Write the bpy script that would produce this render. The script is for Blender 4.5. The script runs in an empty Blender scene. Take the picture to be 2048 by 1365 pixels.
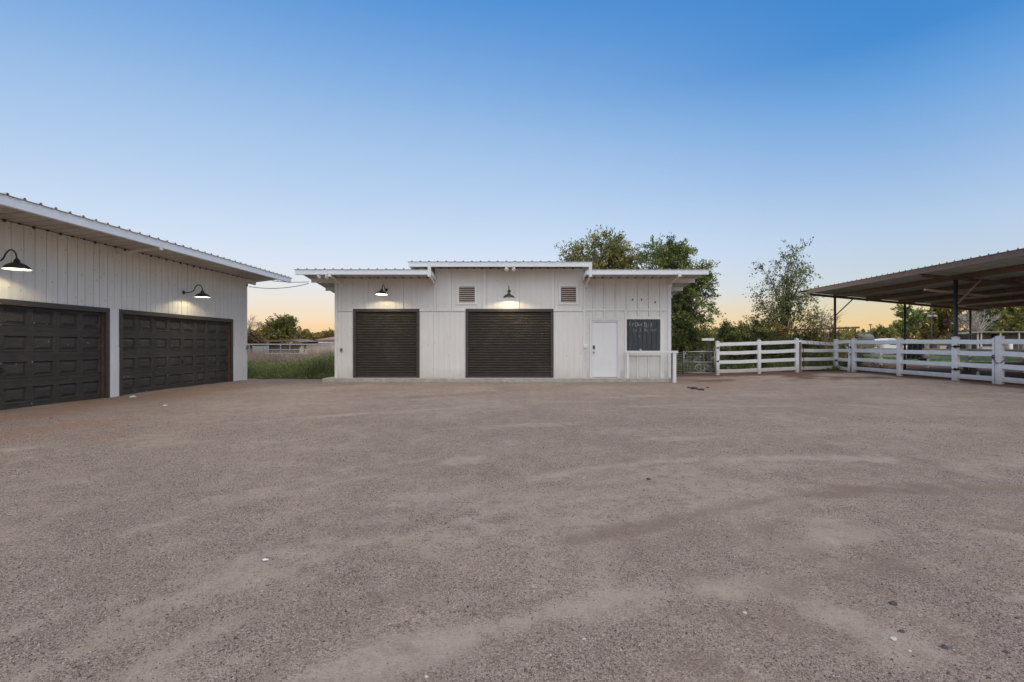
import bpy, math, random
import numpy as np
from mathutils import Vector, Matrix, noise as mnoise
R = math.radians
random.seed(7)
rng = np.random.default_rng(11)
SC = bpy.context.scene
COL = SC.collection
CAMH = 1.36
CX, CY, F = 1040.0, 690.0, 1000.0       # principal point and focal length of the photograph (2048 px wide)

def gp(px, py):                          # a point of level ground seen at a pixel of the photograph -> world x, y
    y = CAMH * F / (py - CY)
    return ((px - CX) / F * y, y)

def sstep(a, b, v):
    t = np.clip((v - a) / (b - a), 0, 1)
    return t * t * (3 - 2 * t)

def ground(x, y):
    x = np.asarray(x, float); y = np.asarray(y, float)
    far = 1 - sstep(60, 120, np.hypot(x, y))
    rise = 0.11 * sstep(7.5, 13.5, x) * sstep(11, 16, y) * far
    berm = 0.06 * np.exp(-((x - 13.6) / 2.2) ** 2 - ((y - 21.6) / 1.3) ** 2)
    lowd = 0.05 * np.exp(-((x + 10.3) / 1.0) ** 2) * sstep(4, 9, y) * (1 - sstep(18, 20, y))
    return rise + berm + lowd

def gz(x, y):
    return float(ground(x, y))

# ---------------------------------------------------------------- mesh building
class MB:
    def __init__(s):
        s.v = []; s.f = []; s.sm = False
    def add(s, vs, fs):
        n = len(s.v)
        s.v.extend([tuple(p) for p in vs])
        s.f.extend([tuple(i + n for i in f) for f in fs])
        return s
    def box(s, x0, x1, y0, y1, z0, z1):
        if x0 > x1: x0, x1 = x1, x0
        if y0 > y1: y0, y1 = y1, y0
        if z0 > z1: z0, z1 = z1, z0
        v = [(x0,y0,z0),(x1,y0,z0),(x1,y1,z0),(x0,y1,z0),(x0,y0,z1),(x1,y0,z1),(x1,y1,z1),(x0,y1,z1)]
        return s.add(v, [(3,2,1,0),(4,5,6,7),(0,1,5,4),(1,2,6,5),(2,3,7,6),(3,0,4,7)])
    def bar(s, p, q, w, h, up=(0,0,1), taper=1.0):
        p = Vector(p); q = Vector(q); d = (q - p).normalized(); u = Vector(up)
        if abs(d.dot(u)) > .98: u = Vector((0,1,0))
        a = d.cross(u).normalized(); b = a.cross(d).normalized()
        v = []
        for c, t in ((p, 1.0), (q, taper)):
            for sa, sb in ((-1,-1),(1,-1),(1,1),(-1,1)):
                v.append(c + a * sa * w / 2 * t + b * sb * h / 2 * t)
        return s.add(v, [(3,2,1,0),(4,5,6,7),(0,1,5,4),(1,2,6,5),(2,3,7,6),(3,0,4,7)])
    def tube(s, pts, r, n=8, cap=True):
        pts = [Vector(p) for p in pts]
        rs = r if isinstance(r, (list, tuple)) else [r] * len(pts)
        vs = []; fs = []; ref = None
        for i, p in enumerate(pts):
            d = (pts[min(i+1, len(pts)-1)] - pts[max(i-1, 0)]).normalized()
            if ref is None:
                ref = Vector((0,0,1)) if abs(d.z) < .9 else Vector((1,0,0))
            a = d.cross(ref)
            if a.length < 1e-4: a = d.cross(Vector((0.3,1,0.2)))
            a.normalize(); b = d.cross(a).normalized(); ref = a.cross(d)
            for k in range(n):
                t = 2 * math.pi * k / n
                vs.append(p + (a * math.cos(t) + b * math.sin(t)) * rs[i])
        for i in range(len(pts) - 1):
            for k in range(n):
                k2 = (k + 1) % n
                fs.append((i*n+k, i*n+k2, (i+1)*n+k2, (i+1)*n+k))
        if cap:
            fs.append(tuple(range(n))[::-1]); fs.append(tuple((len(pts)-1)*n + k for k in range(n)))
        return s.add(vs, fs)
    def lathe(s, prof, c, n=24, M=None):
        vs = []; fs = []
        for r, z in prof:
            for k in range(n):
                t = 2*math.pi*k/n
                p = Vector((r*math.cos(t), r*math.sin(t), z))
                if M is not None: p = M @ p
                vs.append(p + Vector(c))
        for i in range(len(prof)-1):
            for k in range(n):
                k2 = (k+1) % n
                fs.append((i*n+k, i*n+k2, (i+1)*n+k2, (i+1)*n+k))
        return s.add(vs, fs)
    def ball(s, c, rx, ry, rz, seg=10, rings=6):
        prof = [(max(1e-3, math.sin(math.pi*i/rings)), -math.cos(math.pi*i/rings)) for i in range(rings+1)]
        return s.lathe(prof, c, seg, Matrix.Diagonal((rx, ry, rz)))
    def build(s, name, m, parent=None, smooth=False, bevel=0.0):
        off = Vector(parent['_o']) if parent is not None and '_o' in parent else Vector((0,0,0))
        me = bpy.data.meshes.new(name)
        me.from_pydata([tuple(Vector(p) - off) for p in s.v], [], s.f)
        me.materials.append(m); me.update()
        o = bpy.data.objects.new(name, me); COL.objects.link(o)
        if parent is not None:
            o.parent = parent
            o['_o'] = tuple(off)
        if smooth:
            me.polygons.foreach_set('use_smooth', [True]*len(me.polygons))
        if bevel:
            b = o.modifiers.new('bevel', 'BEVEL'); b.width = bevel; b.segments = 2; b.limit_method = 'ANGLE'
        return o

def build_each(mb, name, m, parent, k=8):
    """every k vertices of the builder (one box) as a part of its own"""
    out = []
    for i in range(0, len(mb.v), k):
        p = MB(); p.v = mb.v[i:i+k]; p.f = [tuple(j - i for j in f) for f in mb.f if i <= f[0] < i+k]
        out.append(p.build(name, m, parent))
    return out

def tag(o, label=None, cat=None, group=None, kind=None):
    if label: o['label'] = label
    if cat: o['category'] = cat
    if group: o['group'] = group
    if kind: o['kind'] = kind
    return o

def thing(name, label, cat, loc, group=None):
    o = bpy.data.objects.new(name, None); COL.objects.link(o)
    o.location = loc; o['_o'] = tuple(loc); o.empty_display_size = .3
    return tag(o, label, cat, group)

def copy_tree(o, loc, label=None, rz=0.0):
    c = o.copy(); COL.objects.link(c); c.location = loc; c['_o'] = tuple(loc); c.rotation_euler.z = rz
    if label: c['label'] = label
    for ch in list(o.children):
        d = ch.copy(); COL.objects.link(d); d.parent = c
        for g in ch.children:
            e = g.copy(); COL.objects.link(e); e.parent = d
    return c

def mesh_np(name, V, Fq, m, parent=None, attr=None, smooth=False, tri=False):
    off = np.array(parent['_o']) if parent is not None else np.zeros(3)
    k = 3 if tri else 4
    me = bpy.data.meshes.new(name)
    V = np.asarray(V, np.float32) - off.astype(np.float32)
    me.vertices.add(len(V)); me.vertices.foreach_set('co', V.ravel())
    me.loops.add(Fq.size); me.loops.foreach_set('vertex_index', Fq.astype(np.int32).ravel())
    me.polygons.add(len(Fq)); me.polygons.foreach_set('loop_start', (np.arange(len(Fq)) * k).astype(np.int32))
    if smooth: me.polygons.foreach_set('use_smooth', np.ones(len(Fq), bool))
    me.update(calc_edges=True)
    for an, av in (attr or {}).items():
        a = me.attributes.new(an, 'FLOAT', 'POINT'); a.data.foreach_set('value', np.asarray(av, np.float32))
    me.materials.append(m)
    o = bpy.data.objects.new(name, me); COL.objects.link(o)
    if parent is not None:
        o.parent = parent; o['_o'] = tuple(off)
    return o

# ---------------------------------------------------------------- materials
class NT:
    def __init__(s, name):
        s.m = bpy.data.materials.new(name); s.m.use_nodes = True
        s.t = s.m.node_tree; s.n = s.t.nodes; s.l = s.t.links
        s.p = s.n['Principled BSDF']; s.out = s.n['Material Output']
    def new(s, typ, **kw):
        n = s.n.new(typ)
        for k, v in kw.items():
            if k.startswith('i_'):
                n.inputs[k[2:].replace('_', ' ')].default_value = v
            else: setattr(n, k, v)
        return n
    def link(s, a, b): s.l.new(a, b)
    def coord(s, scale=(1,1,1)):
        tc = s.new('ShaderNodeTexCoord'); mp = s.new('ShaderNodeMapping')
        mp.inputs['Scale'].default_value = scale
        s.link(tc.outputs['Object'], mp.inputs['Vector']); return mp.outputs['Vector']
    def noise(s, vec, scale, detail=4, rough=.6):
        n = s.new('ShaderNodeTexNoise'); n.inputs['Scale'].default_value = scale
        n.inputs['Detail'].default_value = detail; n.inputs['Roughness'].default_value = rough
        s.link(vec, n.inputs['Vector']); return n.outputs['Fac']
    def ramp(s, fac, stops):
        r = s.new('ShaderNodeValToRGB'); e = r.color_ramp.elements
        while len(e) < len(stops): e.new(.5)
        for el, (p, c) in zip(e, stops):
            el.position = p; el.color = (c[0], c[1], c[2], 1) if len(c) > 1 else (c[0], c[0], c[0], 1)
        s.link(fac, r.inputs['Fac']); return r.outputs['Color']
    def mix(s, fac, a, b, mode='MIX'):
        x = s.new('ShaderNodeMix', data_type='RGBA', blend_type=mode)
        for sock, v in ((x.inputs[0], fac), (x.inputs[6], a), (x.inputs[7], b)):
            if hasattr(v, 'links'): s.link(v, sock)
            elif isinstance(v, (int, float)): sock.default_value = v
            else: sock.default_value = (v[0], v[1], v[2], 1)
        return x.outputs[2]
    def math(s, op, a, b=None):
        x = s.new('ShaderNodeMath', operation=op)
        for i, v in enumerate((a, b)):
            if v is None: continue
            if hasattr(v, 'links'): s.link(v, x.inputs[i])
            else: x.inputs[i].default_value = v
        return x.outputs[0]
    def attr(s, name):
        a = s.new('ShaderNodeAttribute', attribute_name=name); return a.outputs['Fac']
    def bump(s, h, strength=.3, dist=.01):
        b = s.new('ShaderNodeBump'); b.inputs['Strength'].default_value = strength; b.inputs['Distance'].default_value = dist
        s.link(h, b.inputs['Height']); s.link(b.outputs['Normal'], s.p.inputs['Normal'])
    def base(s, c):
        if hasattr(c, 'links'): s.link(c, s.p.inputs['Base Color'])
        else: s.p.inputs['Base Color'].default_value = (c[0], c[1], c[2], 1)

def simple(name, c, rough=.6, metal=0.0, var=.15, scale=6, bump=.0, stretch=(1,1,1)):
    t = NT(name); v = t.coord(stretch)
    n = t.noise(v, scale, 5)
    lo = [x * (1 - var) for x in c]; hi = [min(1, x * (1 + var)) for x in c]
    t.base(t.ramp(n, [(.3, lo), (.7, hi)]))
    t.p.inputs['Roughness'].default_value = rough; t.p.inputs['Metallic'].default_value = metal
    if bump: t.bump(t.noise(v, scale * 6, 4), bump, .01)
    return t.m

def painted_wood(name, c, speck=True, streak=.08, knot=.4, rough=.55):
    t = NT(name); v = t.coord((1,1,1)); vs = t.coord((3.5,3.5,.35))
    n1 = t.noise(vs, 3.0, 5); n2 = t.noise(v, .9, 4)
    col = t.ramp(n1, [(.25, [x*(1-streak) for x in c]), (.7, c)])
    dirt = t.ramp(n2, [(.46, (0,)), (.8, (1,))])
    col = t.mix(t.math('MULTIPLY', dirt, .22), col, (c[0]*.72, c[1]*.66, c[2]*.56))
    if speck:
        vo = t.new('ShaderNodeTexVoronoi', voronoi_dimensions='2D'); vo.inputs['Scale'].default_value = 2.6
        sx = t.new('ShaderNodeSeparateXYZ'); t.link(v, sx.inputs[0]); cx_ = t.new('ShaderNodeCombineXYZ')
        t.link(t.math('MULTIPLY', t.math('ADD', sx.outputs[0], sx.outputs[1]), 1.5), cx_.inputs[0]); t.link(sx.outputs[2], cx_.inputs[1])
        t.link(cx_.outputs[0], vo.inputs['Vector'])
        spot = t.math('LESS_THAN', vo.outputs['Distance'], .045)
        sep = t.new('ShaderNodeSeparateColor'); t.link(vo.outputs['Color'], sep.inputs['Color'])
        pick = t.math('LESS_THAN', sep.outputs[0], knot)
        col = t.mix(t.math('MULTIPLY', t.math('MULTIPLY', spot, pick), .6), col, (.20,.13,.08))
    if speck:
        sz = t.new('ShaderNodeSeparateXYZ'); t.link(v, sz.inputs[0])
        low = t.math('SUBTRACT', t.math('ADD', .30, t.math('MULTIPLY', t.noise(t.coord((2.2,2.2,1)), 2.5, 5), .5)), sz.outputs[2])
        col = t.mix(t.math('MULTIPLY', t.ramp(low, [(.0,(0,)),(.5,(1,))]), .5), col, (.42,.34,.27))
    t.base(col); t.p.inputs['Roughness'].default_value = rough
    t.bump(t.noise(t.coord((8,8,.8)), 14, 4), .18, .004)
    return t.m

def scuffed(name, c, scratch=(.45,.43,.40), amt=1.0, rough=.5):
    """dark painted door, scuffed, with drips and scratches"""
    t = NT(name); v = t.coord()
    n = t.noise(t.coord((.8,.8,6)), 5, 5)
    col = t.ramp(n, [(.3, [x*.78 for x in c]), (.75, [x*1.35 for x in c])])
    dust = t.ramp(t.noise(v, 1.3, 5), [(.5, (0,)), (.85, (1,))])
    col = t.mix(t.math('MULTIPLY', dust, .45), col, (c[0]*2.0+.02, c[1]*1.9+.018, c[2]*1.8+.015))
    vo = t.new('ShaderNodeTexVoronoi', voronoi_dimensions='2D'); vo.inputs['Scale'].default_value = 2.3
    sx = t.new('ShaderNodeSeparateXYZ'); t.link(v, sx.inputs[0]); cx_ = t.new('ShaderNodeCombineXYZ')
    t.link(t.math('MULTIPLY', t.math('ADD', sx.outputs[0], sx.outputs[1]), 2.0), cx_.inputs[0]); t.link(sx.outputs[2], cx_.inputs[1])
    t.link(cx_.outputs[0], vo.inputs['Vector'])
    sep = t.new('ShaderNodeSeparateColor'); t.link(vo.outputs['Color'], sep.inputs['Color'])
    mark = t.math('MULTIPLY', t.math('LESS_THAN', vo.outputs['Distance'], .045), t.math('LESS_THAN', sep.outputs[1], .30))
    brk = t.math('GREATER_THAN', t.noise(v, 45, 2), .47)
    col = t.mix(t.math('MULTIPLY', t.math('MULTIPLY', mark, brk), .8 * amt), col, scratch)
    t.base(col); t.p.inputs['Roughness'].default_value = rough
    t.bump(t.noise(t.coord((2,2,30)), 6, 4), .25, .004)
    return t.m

WHITE = painted_wood('white_siding_paint', (.775,.75,.70), knot=.16)
PLANKW = painted_wood('white_plank_paint', (.79,.755,.695), knot=.6, streak=.14)
TRIM = painted_wood('white_trim_paint', (.78,.77,.745), speck=False)
DOORW = painted_wood('white_door_paint', (.79,.785,.775), speck=False, streak=.04, rough=.4)
FASCIA = simple('white_metal_fascia', (.79,.82,.845), .4, var=.05, scale=3)
ROOFM = simple('galvanised_roof_sheet', (.50,.47,.43), .5, .0, .22, 2.0)
SOFFIT = ROOFM
BROWN = scuffed('dark_brown_door_paint', (.052,.045,.039))
BROWN.node_tree.nodes['Principled BSDF'].inputs['Specular IOR Level'].default_value = .3
ROLLER = scuffed('dark_brown_roller_paint', (.052,.044,.037), amt=.1, rough=.78)
ROLLER.node_tree.nodes['Principled BSDF'].inputs['Specular IOR Level'].default_value = .12
for _n in ROLLER.node_tree.nodes:
    if _n.type == 'BUMP': _n.inputs['Strength'].default_value = .05
FRAMEB = simple('dark_brown_frame_paint', (.055,.046,.040), .5, var=.2, scale=9)
JAMB = simple('rusty_brown_jamb', (.12,.062,.035), .7, var=.3, scale=8)
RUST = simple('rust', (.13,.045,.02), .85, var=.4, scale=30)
BLACKM = simple('black_lamp_metal', (.040,.035,.029), .38, .2, .1, 10)
CHALKB = simple('chalkboard_paint', (.052,.058,.062), .75, var=.25, scale=7, stretch=(3,3,.5))
CHALK = simple('chalk', (.42,.43,.43), .9, var=.3, scale=30)
CONC = simple('concrete', (.40,.37,.32), .85, var=.2, scale=5, bump=.2)
def vinyl():
    t = NT('white_vinyl'); v = t.coord(); c = (.81,.81,.80)
    sz = t.new('ShaderNodeSeparateXYZ'); t.link(v, sz.inputs[0])
    low = t.math('SUBTRACT', t.math('ADD', .22, t.math('MULTIPLY', t.noise(v, 5, 6, .7), .55)), sz.outputs[2])
    col = t.mix(t.math('MULTIPLY', t.ramp(low, [(.0,(0,)),(.45,(1,))]), .62), t.ramp(t.noise(v, 3, 5), [(.35,(.74,.735,.72)),(.65,c)]), (.40,.31,.24))
    sc = t.noise(t.coord((1,1,4)), 11, 4, .8)
    col = t.mix(t.math('MULTIPLY', t.ramp(sc, [(.66,(0,)),(.76,(1,))]), .45), col, (.38,.33,.28))
    t.base(col); t.p.inputs['Roughness'].default_value = .4
    return t.m
VINYL = vinyl()
VINYL_BACKLIT = simple('backlit_white_vinyl', (.62,.56,.46), .5, var=.12, scale=4)  # white vinyl with the tan of its backlit side painted in
BLACKH = simple('black_hinge_paint', (.02,.02,.02), .45, .2)
CHAINM = simple('chain_steel', (.12,.09,.07), .45, .7)
PURPLE = simple('oxide_steel_paint', (.145,.095,.085), .5, .0, .2, 5)
BEAMB = simple('brown_purlin_paint', (.16,.10,.07), .55, .0, .25, 4)
SHEET = simple('pale_green_roof_underside', (.58,.62,.55), .5, .0, .12, 2)
POSTG = simple('dark_green_post_paint', (.030,.040,.034), .45, .0, .2, 6)
POSTB = simple('brown_post_paint', (.10,.065,.04), .5, .0, .2, 6)
WOODL = simple('pale_timber', (.45,.33,.22), .7, var=.2, scale=8, stretch=(1,1,1))
GALV = simple('galvanised_pipe', (.38,.38,.36), .4, .5, .15, 8)
GREYB = simple('grey_outlet_metal', (.30,.30,.29), .45, .3)
GREYD = simple('dark_plastic', (.05,.05,.05), .4)
PLASTW = simple('white_plastic', (.8,.8,.79), .4, var=.03)
BRASS = simple('satin_nickel', (.45,.42,.36), .3, .9)
TARP = simple('black_tarp', (.022,.022,.023), .55, var=.3, scale=5, bump=.4)
TANKM = simple('grey_tank_plastic', (.16,.15,.14), .5, var=.2, scale=2)
BARK = simple('bark', (.11,.085,.06), .9, var=.35, scale=9, bump=.5)
BAREB = simple('pale_bare_branch', (.40,.36,.31), .9, var=.25, scale=5)
TANW = simple('tan_house_wall', (.55,.42,.33), .8, var=.1)
PINKR = simple('faded_red_roof', (.32,.17,.14), .8, var=.15)
DARKSHED = simple('dark_shed_panel', (.075,.066,.055), .7, var=.25, scale=1.5)
BROWNR = simple('rusty_shade_roof', (.15,.095,.07), .7, var=.25, scale=1)
STONED = simple('dark_stone', (.07,.07,.075), .8, var=.3, scale=40)
STONEW = simple('pale_stone', (.52,.49,.44), .8, var=.15, scale=40)
DUNG = simple('dung', (.045,.03,.02), .9, var=.3, scale=30, bump=.5)
PAPER = simple('white_scrap', (.75,.78,.74), .7, var=.05)

def emission(name, c, s):
    t = NT(name)
    t.p.inputs['Base Color'].default_value = (.8,.8,.8,1)
    t.p.inputs['Emission Color'].default_value = (*c, 1); t.p.inputs['Emission Strength'].default_value = s
    return t.m
BULB = emission('lit_bulb', (1,.93,.76), 6.0)
LENS = emission('lamp_lens_glass', (1,.97,.9), 0.0)

def foliage(name, dark, mid, light, trans=.3):
    t = NT(name)
    c = t.ramp(t.attr('tint'), [(0, dark), (.5, mid), (1, light)])
    t.base(c); t.p.inputs['Roughness'].default_value = .55; t.p.inputs['Specular IOR Level'].default_value = .3
    tr = t.new('ShaderNodeBsdfTranslucent'); t.link(c, tr.inputs['Color'])
    mx = t.new('ShaderNodeMixShader'); mx.inputs[0].default_value = trans
    t.link(t.p.outputs[0], mx.inputs[1]); t.link(tr.outputs[0], mx.inputs[2]); t.link(mx.outputs[0], t.out.inputs['Surface'])
    return t.m
LEAF_A = foliage('olive_leaf', (0.075,0.087,0.026), (0.214,0.227,0.066), (0.503,0.418,0.121))
LEAF_B = foliage('green_leaf', (0.064,0.099,0.031), (0.187,0.248,0.068), (0.416,0.420,0.119))
LEAF_C = foliage('thin_tree_leaf', (0.073,0.094,0.033), (0.181,0.220,0.070), (0.365,0.359,0.123))
LEAF_H = foliage('hedge_leaf', (0.036,0.056,0.020), (0.106,0.144,0.042), (0.330,0.327,0.094))
LEAF_Y = foliage('yellowish_leaf', (0.086,0.074,0.017), (0.235,0.184,0.046), (0.434,0.319,0.087))
LEAF_BR = foliage('brownish_leaf', (0.084,0.053,0.025), (0.182,0.123,0.063), (0.308,0.224,0.112))
WEED = foliage('weed_leaf', (0.078,0.101,0.035), (0.221,0.263,0.086), (0.492,0.454,0.178), .35)
DRYW = foliage('dry_grass_blade', (.20,.13,.09), (.36,.26,.185), (.52,.41,.30), .3)
GRASS = foliage('lawn_blade', (.05,.12,.02), (.10,.21,.04), (.17,.28,.06), .3)

# ---------------------------------------------------------------- ground
def ground_material():
    t = NT('pinkish_gravel'); v = t.coord()
    pal = [(0.0,(.085,.058,.048)),(.18,(.185,.136,.114)),(.45,(.300,.242,.204)),(.72,(.37,.309,.265)),(.95,(.44,.38,.33)),(1.0,(.54,.49,.44))]
    def stones(scale):
        vo = t.new('ShaderNodeTexVoronoi'); vo.inputs['Scale'].default_value = scale
        t.link(v, vo.inputs['Vector'])
        sep = t.new('ShaderNodeSeparateColor'); t.link(vo.outputs['Color'], sep.inputs['Color'])
        return sep.outputs[0], vo.outputs['Distance']
    a, da = stones(115); b, db = stones(220)
    col = t.mix(.5, t.ramp(a, pal), t.ramp(b, pal))
    col = t.mix(1.0, col, (.98,.93,.86), 'MULTIPLY')
    # broad mottling of the gravel mix
    m1 = t.noise(v, .55, 6, .62); m2 = t.noise(v, 4.5, 5, .65)
    col = t.mix(1.0, col, t.ramp(m1, [(.3,(.86,.85,.85)),(.7,(1.10,1.09,1.07))]), 'MULTIPLY')
    col = t.mix(1.0, col, t.ramp(m2, [(.3,(.84,.83,.82)),(.7,(1.14,1.13,1.12))]), 'MULTIPLY')
    fine = t.noise(v, 60, 3, .7)
    def soil(lo, hi):
        return t.mix(.55, t.ramp(t.noise(v, 7, 6, .7), [(.3, lo), (.7, hi)]), t.ramp(fine, [(.3, lo), (.7, hi)]))
    def mask(name, sharp=2.4, nz=5.0):
        n = t.noise(v, nz, 7, .78)
        return t.ramp(t.math('ADD', t.attr(name), t.math('MULTIPLY', t.math('SUBTRACT', n, .5), sharp)), [(.28,(0,)),(.80,(1,))])
    col = t.mix(t.math('MULTIPLY', mask('sand'), .80), col, soil((.31,.245,.185), (.46,.375,.285)))
    col = t.mix(t.math('MULTIPLY', mask('brown'), .80), col, soil((.15,.105,.078), (.27,.195,.145)))
    col = t.mix(t.math('MULTIPLY', mask('orange'), .85), col, soil((.22,.130,.085), (.36,.23,.155)))
    col = t.mix(mask('soil', 1.3, 3), col, soil((.085,.050,.033), (.19,.115,.075)))
    col = t.mix(mask('weeds', .5, 3), col, soil((.05,.055,.025), (.11,.10,.055)))
    col = t.mix(mask('lawn', .4, 1), col, soil((.06,.12,.025), (.10,.19,.04)))
    col = t.mix(mask('dust', .4, 1), col, soil((.30,.24,.18), (.42,.34,.26)))
    t.base(col); t.p.inputs['Roughness'].default_value = .95; t.p.inputs['Specular IOR Level'].default_value = .15
    h = t.math('ADD', t.math('MULTIPLY', da, -1.0), t.math('ADD', t.math('MULTIPLY', db, -.5), t.math('MULTIPLY', t.noise(v, 9, 5), 1.6)))
    t.bump(h, .55, .012)
    return t.m

def vnoise(x, y, s, seed=0):
    """cheap smooth value noise on numpy arrays"""
    xx = x / s + seed * 17.13; yy = y / s + seed * 9.71
    xi = np.floor(xx).astype(np.int64); yi = np.floor(yy).astype(np.int64)
    fx = xx - xi; fy = yy - yi; fx = fx*fx*(3-2*fx); fy = fy*fy*(3-2*fy)
    def h(a, b):
        k = (a * 374761393 + b * 668265263 + seed * 1442695041) & 0xffffffff
        k = ((k ^ (k >> 13)) * 1274126177) & 0xffffffff
        return ((k ^ (k >> 16)) & 0xffff) / 65535.0
    return (h(xi,yi)*(1-fx)+h(xi+1,yi)*fx)*(1-fy) + (h(xi,yi+1)*(1-fx)+h(xi+1,yi+1)*fx)*fy

def dist_poly(x, y, pts):
    d = np.full(x.shape, 1e9)
    for (ax, ay), (bx, by) in zip(pts[:-1], pts[1:]):
        L = (bx-ax)**2 + (by-ay)**2 + 1e-9
        t = np.clip(((x-ax)*(bx-ax)+(y-ay)*(by-ay))/L, 0, 1)
        d = np.minimum(d, np.hypot(x-ax-t*(bx-ax), y-ay-t*(by-ay)))
    return d

def G(*pix): return [gp(*p) for p in pix]
SAND_TRACKS = [ (G((640,1345),(760,1315),(930,1268),(1100,1222),(1300,1182)), .10, .8),
    (G((1060,955),(1180,938),(1340,922),(1540,914),(1760,916)), .12, .75),
    (G((1200,962),(1300,955)), .10, .6), (G((700,1050),(860,1018),(1010,985)), .14, .5),
    (G((1440,1180),(1560,1158),(1640,1128)), .14, .75), (G((1540,1120),(1620,1085),(1690,1060)), .14, .7),
    (G((1640,1210),(1740,1250),(1800,1290)), .15, .85), (G((1985,1190),(2060,1198)), .07, .9),
    (G((1930,1052),(2000,1066),(2080,1082)), .13, .8), (G((1240,1165),(1120,1215)), .1, .5),
    (G((1500,868),(1700,862)), .25, .45), (G((1180,862),(1420,862)), .25, .4), (G((140,1215),(330,1175)), .16, .5),
    (G((700,1110),(780,1095)), .1, .55), (G((1080,1235),(1190,1200)), .09, .55), (G((1160,1000),(1300,1010)), .12, .35) ]
BROWN_TRACKS = [ (G((1130,1080),(1320,1045),(1440,1018),(1560,994),(1700,978),(1900,974),(2080,978)), .085, .8),
    (G((1560,1170),(1680,1155),(1800,1130)), .13, .75), (G((1900,1050),(2060,1058)), .05, .8),
    (G((640,1070),(760,1035),(900,1003),(1080,965)), .09, .35), (G((100,985),(260,965)), .12, .35),
    (G((850,1330),(1000,1275),(1130,1240)), .05, .4), (G((480,1000),(640,960),(860,925)), .14, .25),
    (G((1360,905),(1700,890),(2040,905)), .18, .3), (G((1030,1150),(1260,1100),(1480,1040)), .10, .25),
    (G((300,1290),(620,1230),(900,1150)), .12, .3), (G((1150,835),(1350,825)), .25, .3) ]
ORANGE_SPOTS = [ (G((-120,858),(60,836),(200,806),(300,797),(460,776)), .42, .95), (G((150,848),(215,845)), .35, .8), (G((165,876),(215,874)), .2, .75),
    (G((-60,890),(60,868)), .55, .6), (G((1346,762),(1420,772)), .9, .55) ]

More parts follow.
